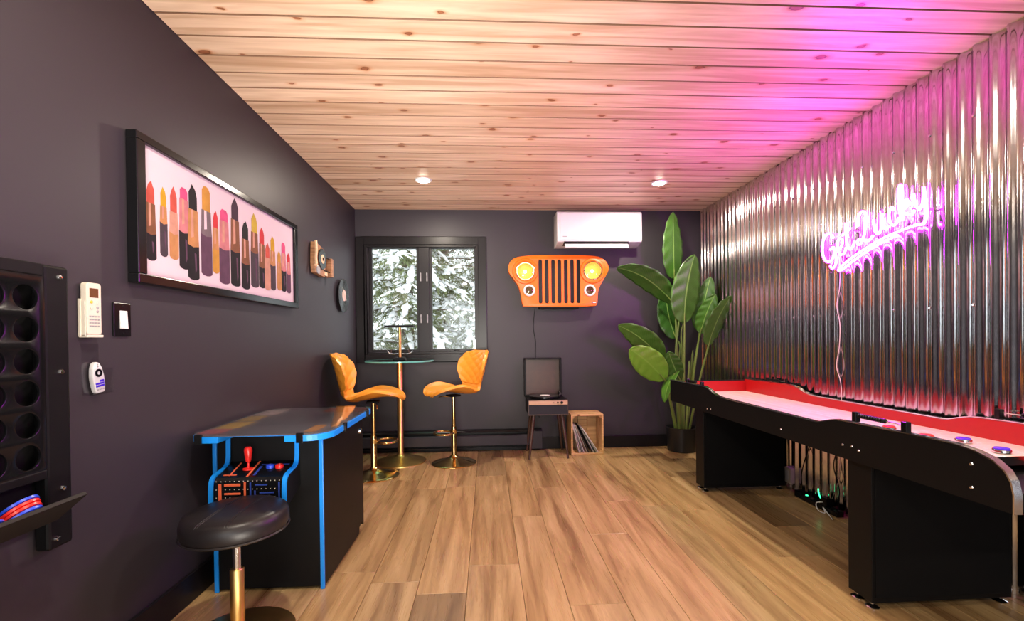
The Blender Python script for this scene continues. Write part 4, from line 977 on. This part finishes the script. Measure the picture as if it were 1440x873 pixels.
def shell():
    prof = [(.243, .000), (.236, .018), (.20, .036), (.13, .042), (.04, .034), (-.06, .014), (-.15, .006), (-.205, .022), (-.238, .075), (-.258, .15), (-.276, .235), (-.296, .315), (-.312, .370), (-.318, .392)]
    hw = [.050, .105, .155, .198, .212, .195, .160, .142, .150, .192, .216, .200, .150, .085]
    lf = [0, .006, .016, .034, .055, .050, .034, .030, .052, .082, .092, .070, .035, .012]
    N = 78; Mx = 40
    P3 = catmull([(a, b, 0) for a, b in prof], 10); Wd = catmull([(a, 0, 0) for a in hw], 10); Lf = catmull([(a, 0, 0) for a in lf], 10)
    n = len(P3); vs = []; fs = []
    for i in range(n):
        p = P3[i]; d = (P3[min(i + 1, n - 1)] - P3[max(i - 1, 0)]).normalized()
        nn = Vector((d.y, -d.x, 0))
        if i < 5 * 10 and nn.y < 0: nn = -nn
        # inward normal: up on the seat, forward on the back
        nn = Vector((-d.y, d.x, 0)); nn = -nn if nn.dot(Vector((0.5, 1.0, 0))) < 0 else nn
        for k in range(Mx + 1):
            t = -1 + 2 * k / Mx
            wy = Wd[i].x * (math.sin(t * PI / 2) * 0.35 + t * 0.65)
            h = Lf[i].x * abs(t) ** 2.2
            s = i / (n - 1)
            if s > 0.62 and s < 0.93:
                a = (s * 26 + t * 4.2); b = (s * 26 - t * 4.2)
                h += 0.0075 * (abs(math.sin(a * PI / 2)) * abs(math.sin(b * PI / 2))) ** 0.5
            elif s < 0.42:
                h += 0.004 * abs(math.sin(t * 3.0 * PI / 2)) ** 0.4
            if 0.595 < s < 0.62: h -= 0.003
            q = p + nn * h
            vs.append((q.x, wy, q.y))
    for i in range(n - 1):
        for k in range(Mx):
            a = i * (Mx + 1) + k; fs.append((a, a + 1, a + Mx + 2, a + Mx + 1))
    return vs, fs

def bar_stool(label, loc, rz, proto=None):
    t = thing('bar_stool', label, 'bar stool', loc, rz, 'orange bar stools at the bar table')
    if proto:
        for ch in list(proto.children):
            c = dup(ch, t)
            for g in ch.children: dup(g, c)
        return t
    vs, fs = shell()
    mb = MB(); mb.add([(a, b, c + 0.632) for a, b, c in vs], fs)
    s = mb.build('seat_shell', MAT['orange_leather'], t, smooth=True)
    for p in s.data.polygons: p.use_smooth = True
    md = s.modifiers.new('thick', 'SOLIDIFY'); md.thickness = 0.026; md.offset = 0.0
    bv = s.modifiers.new('round', 'BEVEL'); bv.width = 0.010; bv.segments = 3; bv.limit_method = 'ANGLE'; bv.angle_limit = math.radians(60)
    MB().box(-0.05, 0.05, -0.05, 0.05, 0.610, 0.626).build('mount_plate', MAT['black_matte'], t, bev=0.003)
    MB().tube([(0.02, -0.02, 0.606), (0.05, -0.14, 0.600), (0.055, -0.175, 0.585)], 0.0045, 8).build('lever', MAT['gold'], t, smooth=True)
    MB().lathe([(0.0165, 0.30), (0.0165, 0.612)], seg=24).build('gas_lift', MAT['gold'], t, smooth=True)
    MB().lathe([(0.0165, 0.335), (0.024, 0.333), (0.025, 0.328), (0.025, 0.05), (0.028, 0.04)], seg=28).build('column', MAT['gold'], t, smooth=True)
    ring = [(0.108 + 0.083 * math.cos(a), 0.100 * math.sin(a), 0.288) for a in [2 * PI * k / 32 for k in range(32)]]
    fr = MB().tube(ring, 0.0085, 10, closed=True).build('foot_ring', MAT['gold'], t, smooth=True)
    MB().tube([(0, 0, 0.272), (0, 0, 0.305)], 0.030, 20).build('collar', MAT['gold'], fr, smooth=True)
    MB().lathe([(0.028, 0.075), (0.036, 0.062), (0.055, 0.050), (0.10, 0.034), (0.17, 0.016), (0.200, 0.008), (0.205, 0.004), (0.203, 0.0), (0.0, 0.0)], seg=64).build('base', MAT['gold'], t, smooth=True)
    return t
st1 = bar_stool('orange bar stool to the left of the bar table, facing right', (0.352, 3.85, 0), 0.10)
bar_stool('orange quilted bar stool to the right of the bar table', (0.992, 4.19, 0), PI + 0.62, st1)

# ================================================================== RECORD PLAYER, CRATE
def record_player():
    t = thing('record_player', 'dark wood record player on tapered legs with its lid open', 'record player', (1.875, 4.42, 0))
    o = Vector((1.875, 4.42, 0)); x0, x1, y0, y1 = 1.685, 2.062, 4.24, 4.58
    MB(o).box(x0, x1, y0 + 0.004, y1, 0.415, 0.552).build('body', MAT['black_lam'], t, bev=0.004)
    fp = MB(o).box(x0 + 0.006, x1 - 0.006, y0 - 0.004, y0 + 0.004, 0.508, 0.548).build('control_strip', MAT['light_wood'], t, bev=0.001)
    for (xx, r) in ((1.920, 0.004), (1.935, 0.004), (1.962, 0.009), (2.000, 0.013)):
        MB(o).lathe([(0.0, -0.012), (r * 0.9, -0.012), (r, -0.009), (r, 0.0)], (xx, y0 - 0.004, 0.528), 16, 'y').build('knob', MAT['black_gloss'], fp, smooth=True)
    MB(o).box(x0 + 0.006, x1 - 0.006, y0 - 0.002, y0 + 0.004, 0.420, 0.506).build('speaker_grille', plain('speaker_cloth', (0.012, 0.013, 0.017), 0.8), t)
    ed = MB(o).box(x0, x1, y0 - 0.006, y0 + 0.004, 0.411, 0.419).box(x0, x0 + 0.006, y0 - 0.006, y0 + 0.004, 0.419, 0.552).box(x1 - 0.006, x1, y0 - 0.006, y0 + 0.004, 0.419, 0.552).box(x0, x1, y0 - 0.006, y0 + 0.004, 0.548, 0.554).build('front_frame', MAT['dark_wood'], t)
    # lid
    lz0, lz1, ly = 0.552, 0.934, 4.565
    ld = MB(o).box(x0 - 0.012, x1 - 0.012, ly + 0.03, ly + 0.038, lz0, lz1).build('lid', MAT['dark_wood'], t)
    for a in ((x0 - 0.012, x1 - 0.012, lz1 - 0.014, lz1), (x0 - 0.012, x1 - 0.012, lz0, lz0 + 0.012), (x0 - 0.012, x0 + 0.004, lz0, lz1), (x1 - 0.028, x1 - 0.012, lz0, lz1)):
        MB(o).box(a[0], a[1], ly - 0.03, ly + 0.03, a[2], a[3]).build('lid_rim', MAT['black_lam'], ld, bev=0.002)
    pl = MB(o).lathe([(0.0, 0.572), (0.148, 0.572), (0.150, 0.568), (0.148, 0.556), (0.0, 0.556)], (1.862, 4.415, 0), 48).build('platter', MAT['black_gloss'], t, smooth=True)
    MB(o).lathe([(0.0, 0.577), (0.151, 0.577), (0.1515, 0.575), (0.151, 0.573), (0.0, 0.573)], (1.862, 4.415, 0), 56).build('record', MAT['vinyl'], pl, smooth=True)
    MB(o).lathe([(0.0, 0.5785), (0.048, 0.578), (0.048, 0.577)], (1.862, 4.415, 0), 30).build('record_label', colmat((0.62, 0.60, 0.58), 0.5), pl)
    MB(o).lathe([(0.022, 0.552), (0.022, 0.585), (0.014, 0.600), (0.0, 0.600)], (2.022, 4.50, 0), 20).build('tonearm_base', MAT['black_gloss'], t, smooth=True)
    MB(o).tube([(2.022, 4.515, 0.602), (2.022, 4.49, 0.603), (2.012, 4.33, 0.595), (1.985, 4.30, 0.588)], [0.008, 0.005, 0.005, 0.007], 8).build('tonearm', MAT['chrome'], t, smooth=True)
    for (a, b, c, d) in ((x0 + 0.055, y0 + 0.05, x0 + 0.004, y0 + 0.000), (x1 - 0.055, y0 + 0.05, x1 - 0.006, y0 + 0.000), (x0 + 0.055, y1 - 0.05, x0 + 0.01, y1 - 0.005), (x1 - 0.055, y1 - 0.05, x1 - 0.008, y1 - 0.005)):
        lg = MB(o).tube([(a, b, 0.415), (c, d, 0.0)], [0.019, 0.010], 14).build('leg', MAT['dark_wood'], t, smooth=True)
record_player()

def crate():
    x0, x1, y0, y1, z1 = 2.108, 2.425, 4.355, 4.605, 0.392
    t = thing('wooden_crate', 'rough wooden crate standing on its side beside the record player', 'crate', (2.266, 4.48, 0))
    o = Vector((2.266, 4.48, 0)); th = 0.016
    d = (y1 - y0 - 0.012) / 2
    for k in range(2):
        ya = y0 + k * (d + 0.012)
        MB(o).box(x0, x1, ya, ya + d, z1 - th, z1).build('plank', MAT['crate_wood'], t, bev=0.0015, seg=1)
        MB(o).box(x0, x1, ya, ya + d, 0.0, th).build('plank', MAT['crate_wood'], t, bev=0.0015, seg=1)
        MB(o).box(x0, x0 + th, ya, ya + d, th, z1 - th).build('plank', MAT['crate_wood'], t, bev=0.0015, seg=1)
        MB(o).box(x1 - th, x1, ya, ya + d, th, z1 - th).build('plank', MAT['crate_wood'], t, bev=0.0015, seg=1)
    w = (x1 - x0 - 2 * th - 0.008) / 3
    for k in range(3):
        xa = x0 + th + k * (w + 0.004)
        MB(o).box(xa, xa + w, y1 - 0.014, y1 - 0.001, th, z1 - th).build('back_plank', MAT['crate_wood'], t, bev=0.0015, seg=1)
    for (a, sg) in ((x0 + th, 1), (x1 - th, -1)):
        for zz, zs in ((th, 1), (z1 - th, -1)):
            MB(o).prism([(a, zz), (a + sg * 0.032, zz), (a, zz + zs * 0.032)], 'y', y0 + 0.01, y1 - 0.016).build('corner_block', MAT['crate_wood'], t)
    # leaning record sleeves
    cols = [('white', (0.62, 0.60, 0.55)), ('cream', (0.55, 0.47, 0.36)), ('grey', (0.30, 0.30, 0.29)), ('white', (0.66, 0.64, 0.60)), ('brown', (0.20, 0.12, 0.08)), ('cream', (0.58, 0.50, 0.40)), ('black', (0.02, 0.02, 0.022)), ('black', (0.025, 0.022, 0.022)), ('white', (0.64, 0.62, 0.58)), ('dark green', (0.05, 0.10, 0.07)), ('cream', (0.58, 0.52, 0.42)), ('white', (0.66, 0.64, 0.60))]
    order = ['leftmost', 'second from the left', 'third from the left', 'fourth from the left', 'fifth from the left', 'sixth from the left', 'sixth from the right', 'fifth from the right', 'fourth from the right', 'third from the right', 'second from the right', 'rightmost']
    for i, (nm, c) in enumerate(cols):
        bx = x0 + 0.085 + i * 0.0155 + (0.018 if i > 6 else 0); ang = math.radians(14 + i * 1.75)
        hgt = 0.29
        y_ = y0 + 0.012 + (i % 3) * 0.004
        M = Matrix.Translation(Vector((bx, y_, th + 0.0015))) @ Matrix.Rotation(-ang, 4, 'Y')
        base = Vector((bx, y_ + 0.1, th))
        tag(MB(base).box(-0.0045, 0, 0, 0.215, 0, hgt, M).build('record_sleeve', colmat(c, 0.6), bev=0.0008, seg=1), '%s record sleeve leaning in the wooden crate, %s' % (nm, order[i]), 'record', 'record sleeves in the crate')
crate()

# ================================================================== PLANT
def plant():
    c = Vector((3.235, 4.44, 0))
    t = thing('potted_plant', 'tall broad-leaved bird of paradise plant in a black pot', 'plant', c)
    MB().lathe([(0.0, 0.0), (0.128, 0.0), (0.136, 0.006), (0.146, 0.215), (0.148, 0.235), (0.142, 0.238), (0.136, 0.225), (0.134, 0.19)], seg=56).build('pot', MAT['pot'], t, smooth=True)
    MB().lathe([(0.135, 0.195), (0.07, 0.205), (0.0, 0.21)], seg=40).build('soil', MAT['soil'], t, smooth=True)
    def leaf(b, tip, width, bow, side, tone, fold=0.22, twist=0.0, stem_to=(0, 0), ripple=0.006):
        """b base, tip end of the blade; bow = sag vector of the midrib; side = across direction hint"""
        b = Vector(b) - c; tp = Vector(tip) - c; bow = Vector(bow); side = Vector(side).normalized()
        N, K = 30, 10; vs = []; fs = []; uvs = []
        ctrl = (b + tp) / 2 + bow * 2
        Lb = (tp - b).length
        for i in range(N + 1):
            s = i / N
            p = b * (1 - s) ** 2 + ctrl * 2 * s * (1 - s) + tp * s * s
            d = ((ctrl - b) * (1 - s) + (tp - ctrl) * s).normalized()
            sd = (side - d * side.dot(d)).normalized(); nn = d.cross(sd)
            sd2 = sd * math.cos(twist * s) + nn * math.sin(twist * s); nn2 = d.cross(sd2)
            w = width * 0.5 * (max(0.0, math.sin(PI * min(1, s ** 0.80))) ** 0.58) * (1.0 if s < 0.97 else 0.9)
            if i == 0: w = width * 0.03
            if i == N: w = 0.0015
            for k in range(K + 1):
                v = -1 + 2 * k / K
                h = fold * w * abs(v) - 0.25 * fold * w * v * v * 2 + ripple * math.sin(s * 34 + abs(v) * 5) * abs(v)
                vs.append(p + sd2 * (v * w) + nn2 * h); uvs.append((s, (v + 1) / 2))
        for i in range(N):
            for k in range(K):
                a = i * (K + 1) + k; fs.append((a, a + 1, a + K + 2, a + K + 1))
        me = bpy.data.meshes.new('leaf'); me.from_pydata([tuple(v) for v in vs], [], fs)
        uvl = me.uv_layers.new(name='UVMap')
        for lp in me.loops: uvl.data[lp.index].uv = uvs[lp.vertex_index]
        for p in me.polygons: p.use_smooth = True
        me.materials.append(MAT['leaf'])
        o = bpy.data.objects.new('leaf', me); COL.objects.link(o); o.parent = t; o['tone'] = tone
        md = o.modifiers.new('thick', 'SOLIDIFY'); md.thickness = 0.0016
        # stem from the soil to the blade base, then the midrib
        r = Vector((stem_to[0], stem_to[1], 0.20)); d0 = (ctrl - b).normalized()
        mid = r.lerp(b, 0.55) + Vector((0, 0, 0.04)); pre = b - d0 * 0.10
        MB().tube(catmull([r, mid, pre, b, b + (ctrl - b) * 0.3], 6), [0.0115] * 6 + [0.0095] * 6 + [0.0075] * 6 + [0.006] * 6 + [0.003], 8).build('stem', MAT['stem'], o, smooth=True)
    X = (1, 0, 0); XZ = (0.7, 0, 0.7)
    leaf((3.15, 4.38, 1.698), (3.11, 4.30, 2.335), 0.235, (-0.015, -0.03, 0.0), (1, 0.25, 0), 0.10, 0.22, 0.1, (-0.01, 0.03))
    leaf((3.115, 4.33, 1.458), (2.528, 4.22, 1.785), 0.25, (0.02, 0.02, 0.07), (0.45, -0.75, 0.55), 0.05, 0.25, 0.0, (-0.03, 0.0))
    leaf((3.176, 4.22, 1.263), (3.251, 4.15, 1.898), 0.30, (-0.03, -0.01, 0.0), (1, 0.15, 0), 0.12, 0.20, 0.0, (0.0, -0.05))
    leaf((3.36, 4.30, 1.177), (3.434, 4.22, 1.70), 0.20, (-0.02, -0.02, 0.0), (0.75, -0.5, 0), 0.05, 0.3, 0.0, (0.05, 0.03))
    leaf((3.359, 4.12, 1.048), (3.475, 3.93, 1.49), 0.22, (-0.02, 0.0, 0.01), (0.8, 0.4, -0.2), 0.12, 0.2, 0.0, (0.06, -0.04))
    leaf((2.985, 4.30, 0.904), (2.538, 4.22, 1.246), 0.25, (0.02, -0.02, 0.03), (0.5, -0.6, 0.6), 0.16, 0.2, 0.0, (-0.06, 0.0))
    leaf((2.966, 4.18, 0.726), (2.591, 4.05, 1.025), 0.27, (-0.01, -0.03, 0.03), (0.6, -0.35, 0.75), 0.75, 0.2, 0.0, (-0.06, -0.04))
    leaf((3.119, 4.20, 0.728), (2.981, 4.12, 0.996), 0.16, (-0.01, 0, 0.01), (0.9, -0.3, 0.4), 0.1, 0.25, 0.0, (-0.02, -0.04))
    leaf((3.09, 4.20, 0.80), (2.90, 4.02, 0.54), 0.18, (-0.03, -0.03, 0.03), (0.3, -0.9, 0.3), 0.22, 0.2, 0.0, (-0.04, -0.06), ripple=0.001)
    leaf((3.197, 4.46, 1.115), (3.10, 4.46, 1.62), 0.24, (-0.03, 0.0, 0), (1, 0.2, 0.1), 0.0, 0.2, 0.0, (0.0, 0.06))
    leaf((3.321, 4.20, 1.161), (3.398, 4.06, 1.52), 0.17, (-0.015, 0, 0), (0.7, -0.6, 0.0), 0.08, 0.3, 0.0, (0.04, -0.02))
    leaf((3.24, 4.40, 1.25), (3.36, 4.34, 1.85), 0.22, (0.0, 0.02, 0), (0.8, 0.5, 0.0), 0.03, 0.25, 0.0, (0.03, 0.05))
    for (dx, dy, tx, ty, tz) in ((0.02, -0.06, 0.03, -0.12, 0.9), (0.05, 0.0, 0.10, -0.05, 1.0)):
        MB().tube(catmull([(dx, dy, 0.2), ((dx + tx) / 2, (dy + ty) / 2, 0.55), (tx, ty, tz)], 6), [0.011] * 12 + [0.004], 8).build('stem', MAT['stem'], t, smooth=True)
plant()

# ================================================================== SHUFFLEBOARD
def shuffleboard():
    XL, XR, YN, YF = 2.838, 3.500, 1.245, 3.740
    t = thing('shuffleboard_table', 'long black shuffleboard table with red inner rails', 'shuffleboard', ((XL + XR) / 2, 2.5, 0))
    o = Vector(((XL + XR) / 2, 2.5, 0)); ZB = 0.598
    top = [(YF, 0.772), (3.20, 0.777), (3.14, 0.776), (3.08, 0.764), (3.02, 0.742), (2.96, 0.730), (2.90, 0.727), (2.5, 0.725), (2.06, 0.724), (2.03, 0.727), (1.96, 0.748), (1.93, 0.755), (1.88, 0.758), (1.50, 0.766), (1.42, 0.766), (1.35, 0.758), (1.30, 0.742), (1.268, 0.718), (1.252, 0.69), (YN, 0.655), (YN, ZB)]
    prof = [(YF, ZB)] + top
    for (xa, xb, nm) in ((XL, XL + 0.024, 'side_panel'), (XR - 0.024, XR, 'side_panel')):
        sp = MB(o).prism(prof, 'x', xa, xb).build(nm, MAT['black_lam'], t)
        # metal strip along the top edge
        vs = []; fs = []
        for i, (a, b) in enumerate(top):
            p0 = top[max(0, i - 1)]; p1 = top[min(len(top) - 1, i + 1)]
            dy, dz = p1[0] - p0[0], p1[1] - p0[1]; l = math.hypot(dy, dz); ny, nz = dz / l, -dy / l
            e = 0.0035
            vs += [(xa - 0.001, a + ny * e, b + nz * e), (xb + 0.001, a + ny * e, b + nz * e), (xb + 0.001, a - ny * 0.001, b - nz * 0.001), (xa - 0.001, a - ny * 0.001, b - nz * 0.001)]
        for i in range(len(top) - 1):
            for k in range(4): fs.append((i * 4 + k, i * 4 + (k + 1) % 4, i * 4 + 4 + (k + 1) % 4, i * 4 + 4 + k))
        MB(o).add(vs, fs).build('edge_strip', MAT['chrome'], sp, smooth=True)
        if xa == XL:
            for (yy, zz) in ((3.10, 0.625), (3.05, 0.63), (2.30, 0.64), (1.885, 0.655), (1.835, 0.660), (1.80, 0.650), (1.36, 0.715), (1.36, 0.640)):
                MB(o).lathe([(0, -0.0035), (0.004, -0.003), (0.0055, 0.0)], (XL, yy, zz), 10, 'x').build('bolt', MAT['chrome'], sp, smooth=True)
    # red linings
    for (xa, xb) in ((XL + 0.024, XL + 0.032), (XR - 0.032, XR - 0.024)):
        pr_ = [(3.716, 0.60)] + [(a, b - 0.003) for a, b in top[1:15]] + [(1.42, 0.60)]
        pr_[1] = (3.716, top[0][1] - 0.003) if False else pr_[1]
        pr_ = [(3.716, 0.60), (3.716, 0.769)] + pr_[1:]
        MB(o).prism(pr_, 'x', xa, xb).build('inner_rail', MAT['red_paint'], t)
    MB(o).box(XL + 0.024, XR - 0.024, YF - 0.024, YF, ZB, 0.764).build('end_board', MAT['black_lam'], t, bev=0.002)
    MB(o).box(XL + 0.033, XR - 0.033, YF - 0.032, YF - 0.0245, 0.60, 0.758).build('end_lining', MAT['red_paint'], t)
    MB(o).box(XL + 0.024, XR - 0.024, YN + 0.03, YF - 0.024, ZB, ZB + 0.016).build('cabinet_bottom', MAT['black_lam'], t)
    MB(o).box(XL + 0.0325, XR - 0.0325, 1.585, YF - 0.0325, 0.640, 0.672).build('playfield', MAT['playfield'], t, bev=0.0025)
    MB(o).box(XL + 0.0325, XR - 0.0325, 1.578, 1.5845, 0.640, 0.671).build('playfield_edge', MAT['chrome'], t)
    MB(o).box(XL + 0.024, XR - 0.024, YN + 0.01, YN + 0.03, ZB, 0.655).build('near_board', MAT['black_lam'], t, bev=0.002)
    for (ya, yb) in ((1.774, 1.896), (3.222, 3.346)):
        lg = MB(o).box(2.870, 3.480, ya, yb, 0.028, ZB).build('leg', MAT['black_lam'], t, bev=0.002)
        MB(o).box(2.884, 3.466, ya - 0.004, ya, 0.05, ZB - 0.012).build('leg_face', MAT['black_matte'], lg, bev=0.001)
        for (xx, yy) in ((2.892, ya + 0.024), (3.455, ya + 0.024), (2.892, yb - 0.024), (3.455, yb - 0.024)):
            MB(o).lathe([(0.0, 0.0), (0.024, 0.0), (0.025, 0.004), (0.012, 0.012), (0.006, 0.014), (0.006, 0.03)], (xx, yy, 0), 20).build('leveller_foot', MAT['chrome'], lg, smooth=True)
    def counter(x, ya, yb, nb, off):
        sc = MB(o).tube([(x, ya, 0.792), (x, yb, 0.792)], 0.0028, 8).build('score_counter', MAT['chrome'], t, smooth=True)
        for yy in (ya, yb):
            MB(o).box(x - 0.011, x + 0.011, yy - 0.011, yy + 0.011, 0.7725 if yy > 3 else 0.765, 0.806).build('block', MAT['black_gloss'], sc, bev=0.002)
        proto = None
        for k in range(nb):
            loc = Vector((x, off - k * 0.0128, 0.792)) - o
            if proto is None:
                proto = MB().lathe([(0.003, -0.006), (0.0095, -0.0045), (0.0105, 0.0), (0.0095, 0.0045), (0.003, 0.006)], (0, 0, 0), 14, 'y').build('bead', MAT['black_gloss'], sc, smooth=True); proto.location = loc
            else: dup(proto, sc, loc)
    counter(XL + 0.012, 1.598, 1.826, 10, 1.806)
    counter(XL + 0.012, 3.20, 3.43, 10, 3.41)
    counter(XR - 0.012, 1.598, 1.826, 10, 1.735)
    counter(XR - 0.012, 3.20, 3.43, 10, 3.41)
    def puck(x, y, m, label):
        b = Vector((x, y, 0.672)); pk = thing('shuffleboard_puck', label, 'puck', b, 0, 'pucks on the shuffleboard')
        MB().lathe([(0.0, 0.0005), (0.024, 0.0005), (0.028, 0.004), (0.028, 0.012), (0.0265, 0.0155), (0.0, 0.0155)], seg=36).build('steel_body', MAT['chrome'], pk, smooth=True)
        MB().lathe([(0.0235, 0.0155), (0.0235, 0.020), (0.0215, 0.0215), (0.0, 0.0215)], seg=32).build('cap', MAT[m], pk, smooth=True)
    puck(3.297, 1.800, 'purple_cap', 'blue capped puck in the middle of the shuffleboard playfield')
    puck(3.262, 1.628, 'purple_cap', 'blue capped puck at the near edge of the playfield')
    puck(3.225, 2.075, 'red_plastic', 'red capped puck behind the bead counter')
    puck(3.215, 1.880, 'red_plastic', 'red capped puck just past the counter block')
shuffleboard()

# ---- power strip and cables under the table
def power():
    t = thing('power_strip', 'black power strip on the floor against the metal wall', 'power strip', (3.475, 2.85, 0))
    MB().box(-0.025, 0.025, -0.16, 0.16, 0.002, 0.036).build('body', MAT['black_gloss'], t, bev=0.005)
    for k in range(4):
        MB().box(-0.014, 0.014, -0.12 + k * 0.075, -0.09 + k * 0.075, 0.036, 0.038).build('socket', MAT['black_matte'], t)
    MB().box(-0.006, 0.006, 0.128, 0.142, 0.036, 0.041).build('switch', MAT['led_green'], t)
    a = thing('power_adapter', 'black plug adapter with a green light on the power strip', 'adapter', (3.47, 2.80, 0.0385))
    MB().box(-0.024, 0.024, -0.03, 0.03, 0.0, 0.05).build('body', MAT['black_gloss'], a, bev=0.005)
    MB().tube(catmull([(-0.022, 0.022, 0.040), (-0.03, 0.028, 0.07), (-0.028, 0.034, 0.098)], 4), 0.0035, 8).build('light', MAT['led_green'], a, smooth=True)
    b = thing('charger_block', 'black charger block lying at the far end of the strip', 'adapter', (3.49, 3.06, 0))
    MB().box(-0.03, 0.03, -0.035, 0.035, 0.0, 0.045).build('body', MAT['black_matte'], b, bev=0.006)
    tag(MB((3.42, 2.76, 0.02)).tube(catmull([(3.45, 2.80, 0.06), (3.425, 2.83, 0.045), (3.415, 2.80, 0.01), (3.43, 2.76, 0.006), (3.44, 2.79, 0.03), (3.425, 2.74, 0.02), (3.40, 2.66, 0.006)], 6), 0.003, 6).build('white_cable', MAT['white_plastic'], smooth=True), 'short white cable curled beside the power strip', 'cable')
    tag(MB((3.5, 2.95, 0.1)).tube(catmull([(3.50, 3.06, 0.045), (3.505, 3.08, 0.15), (3.512, 3.04, 0.30), (3.512, 2.98, 0.42), (3.512, 2.965, 0.5), (3.512, 2.97, 0.60)], 6), 0.0035, 6).build('black_cable', MAT['black_matte'], smooth=True), 'black cable rising from the charger up the metal wall', 'cable')
    tag(MB((3.5, 2.8, 0.1)).tube(catmull([(3.485, 2.72, 0.038), (3.508, 2.74, 0.16), (3.512, 2.79, 0.30), (3.512, 2.74, 0.46), (3.512, 2.76, 0.58)], 6), 0.003, 6).build('black_cable', MAT['black_matte'], smooth=True), 'thin black cable rising from the near end of the power strip', 'cable')
    w = thing('wall_socket', 'pale socket box low on the metal wall', 'socket', (W - 0.03, 3.23, 0.05))
    MB().box(-0.018, 0.026, -0.035, 0.035, 0.0, 0.11).build('box', MAT['cream_plastic'], w, bev=0.004)
    MB().box(-0.020, -0.018, -0.018, 0.018, 0.02, 0.09).build('outlet', MAT['white_plastic'], w)
power()
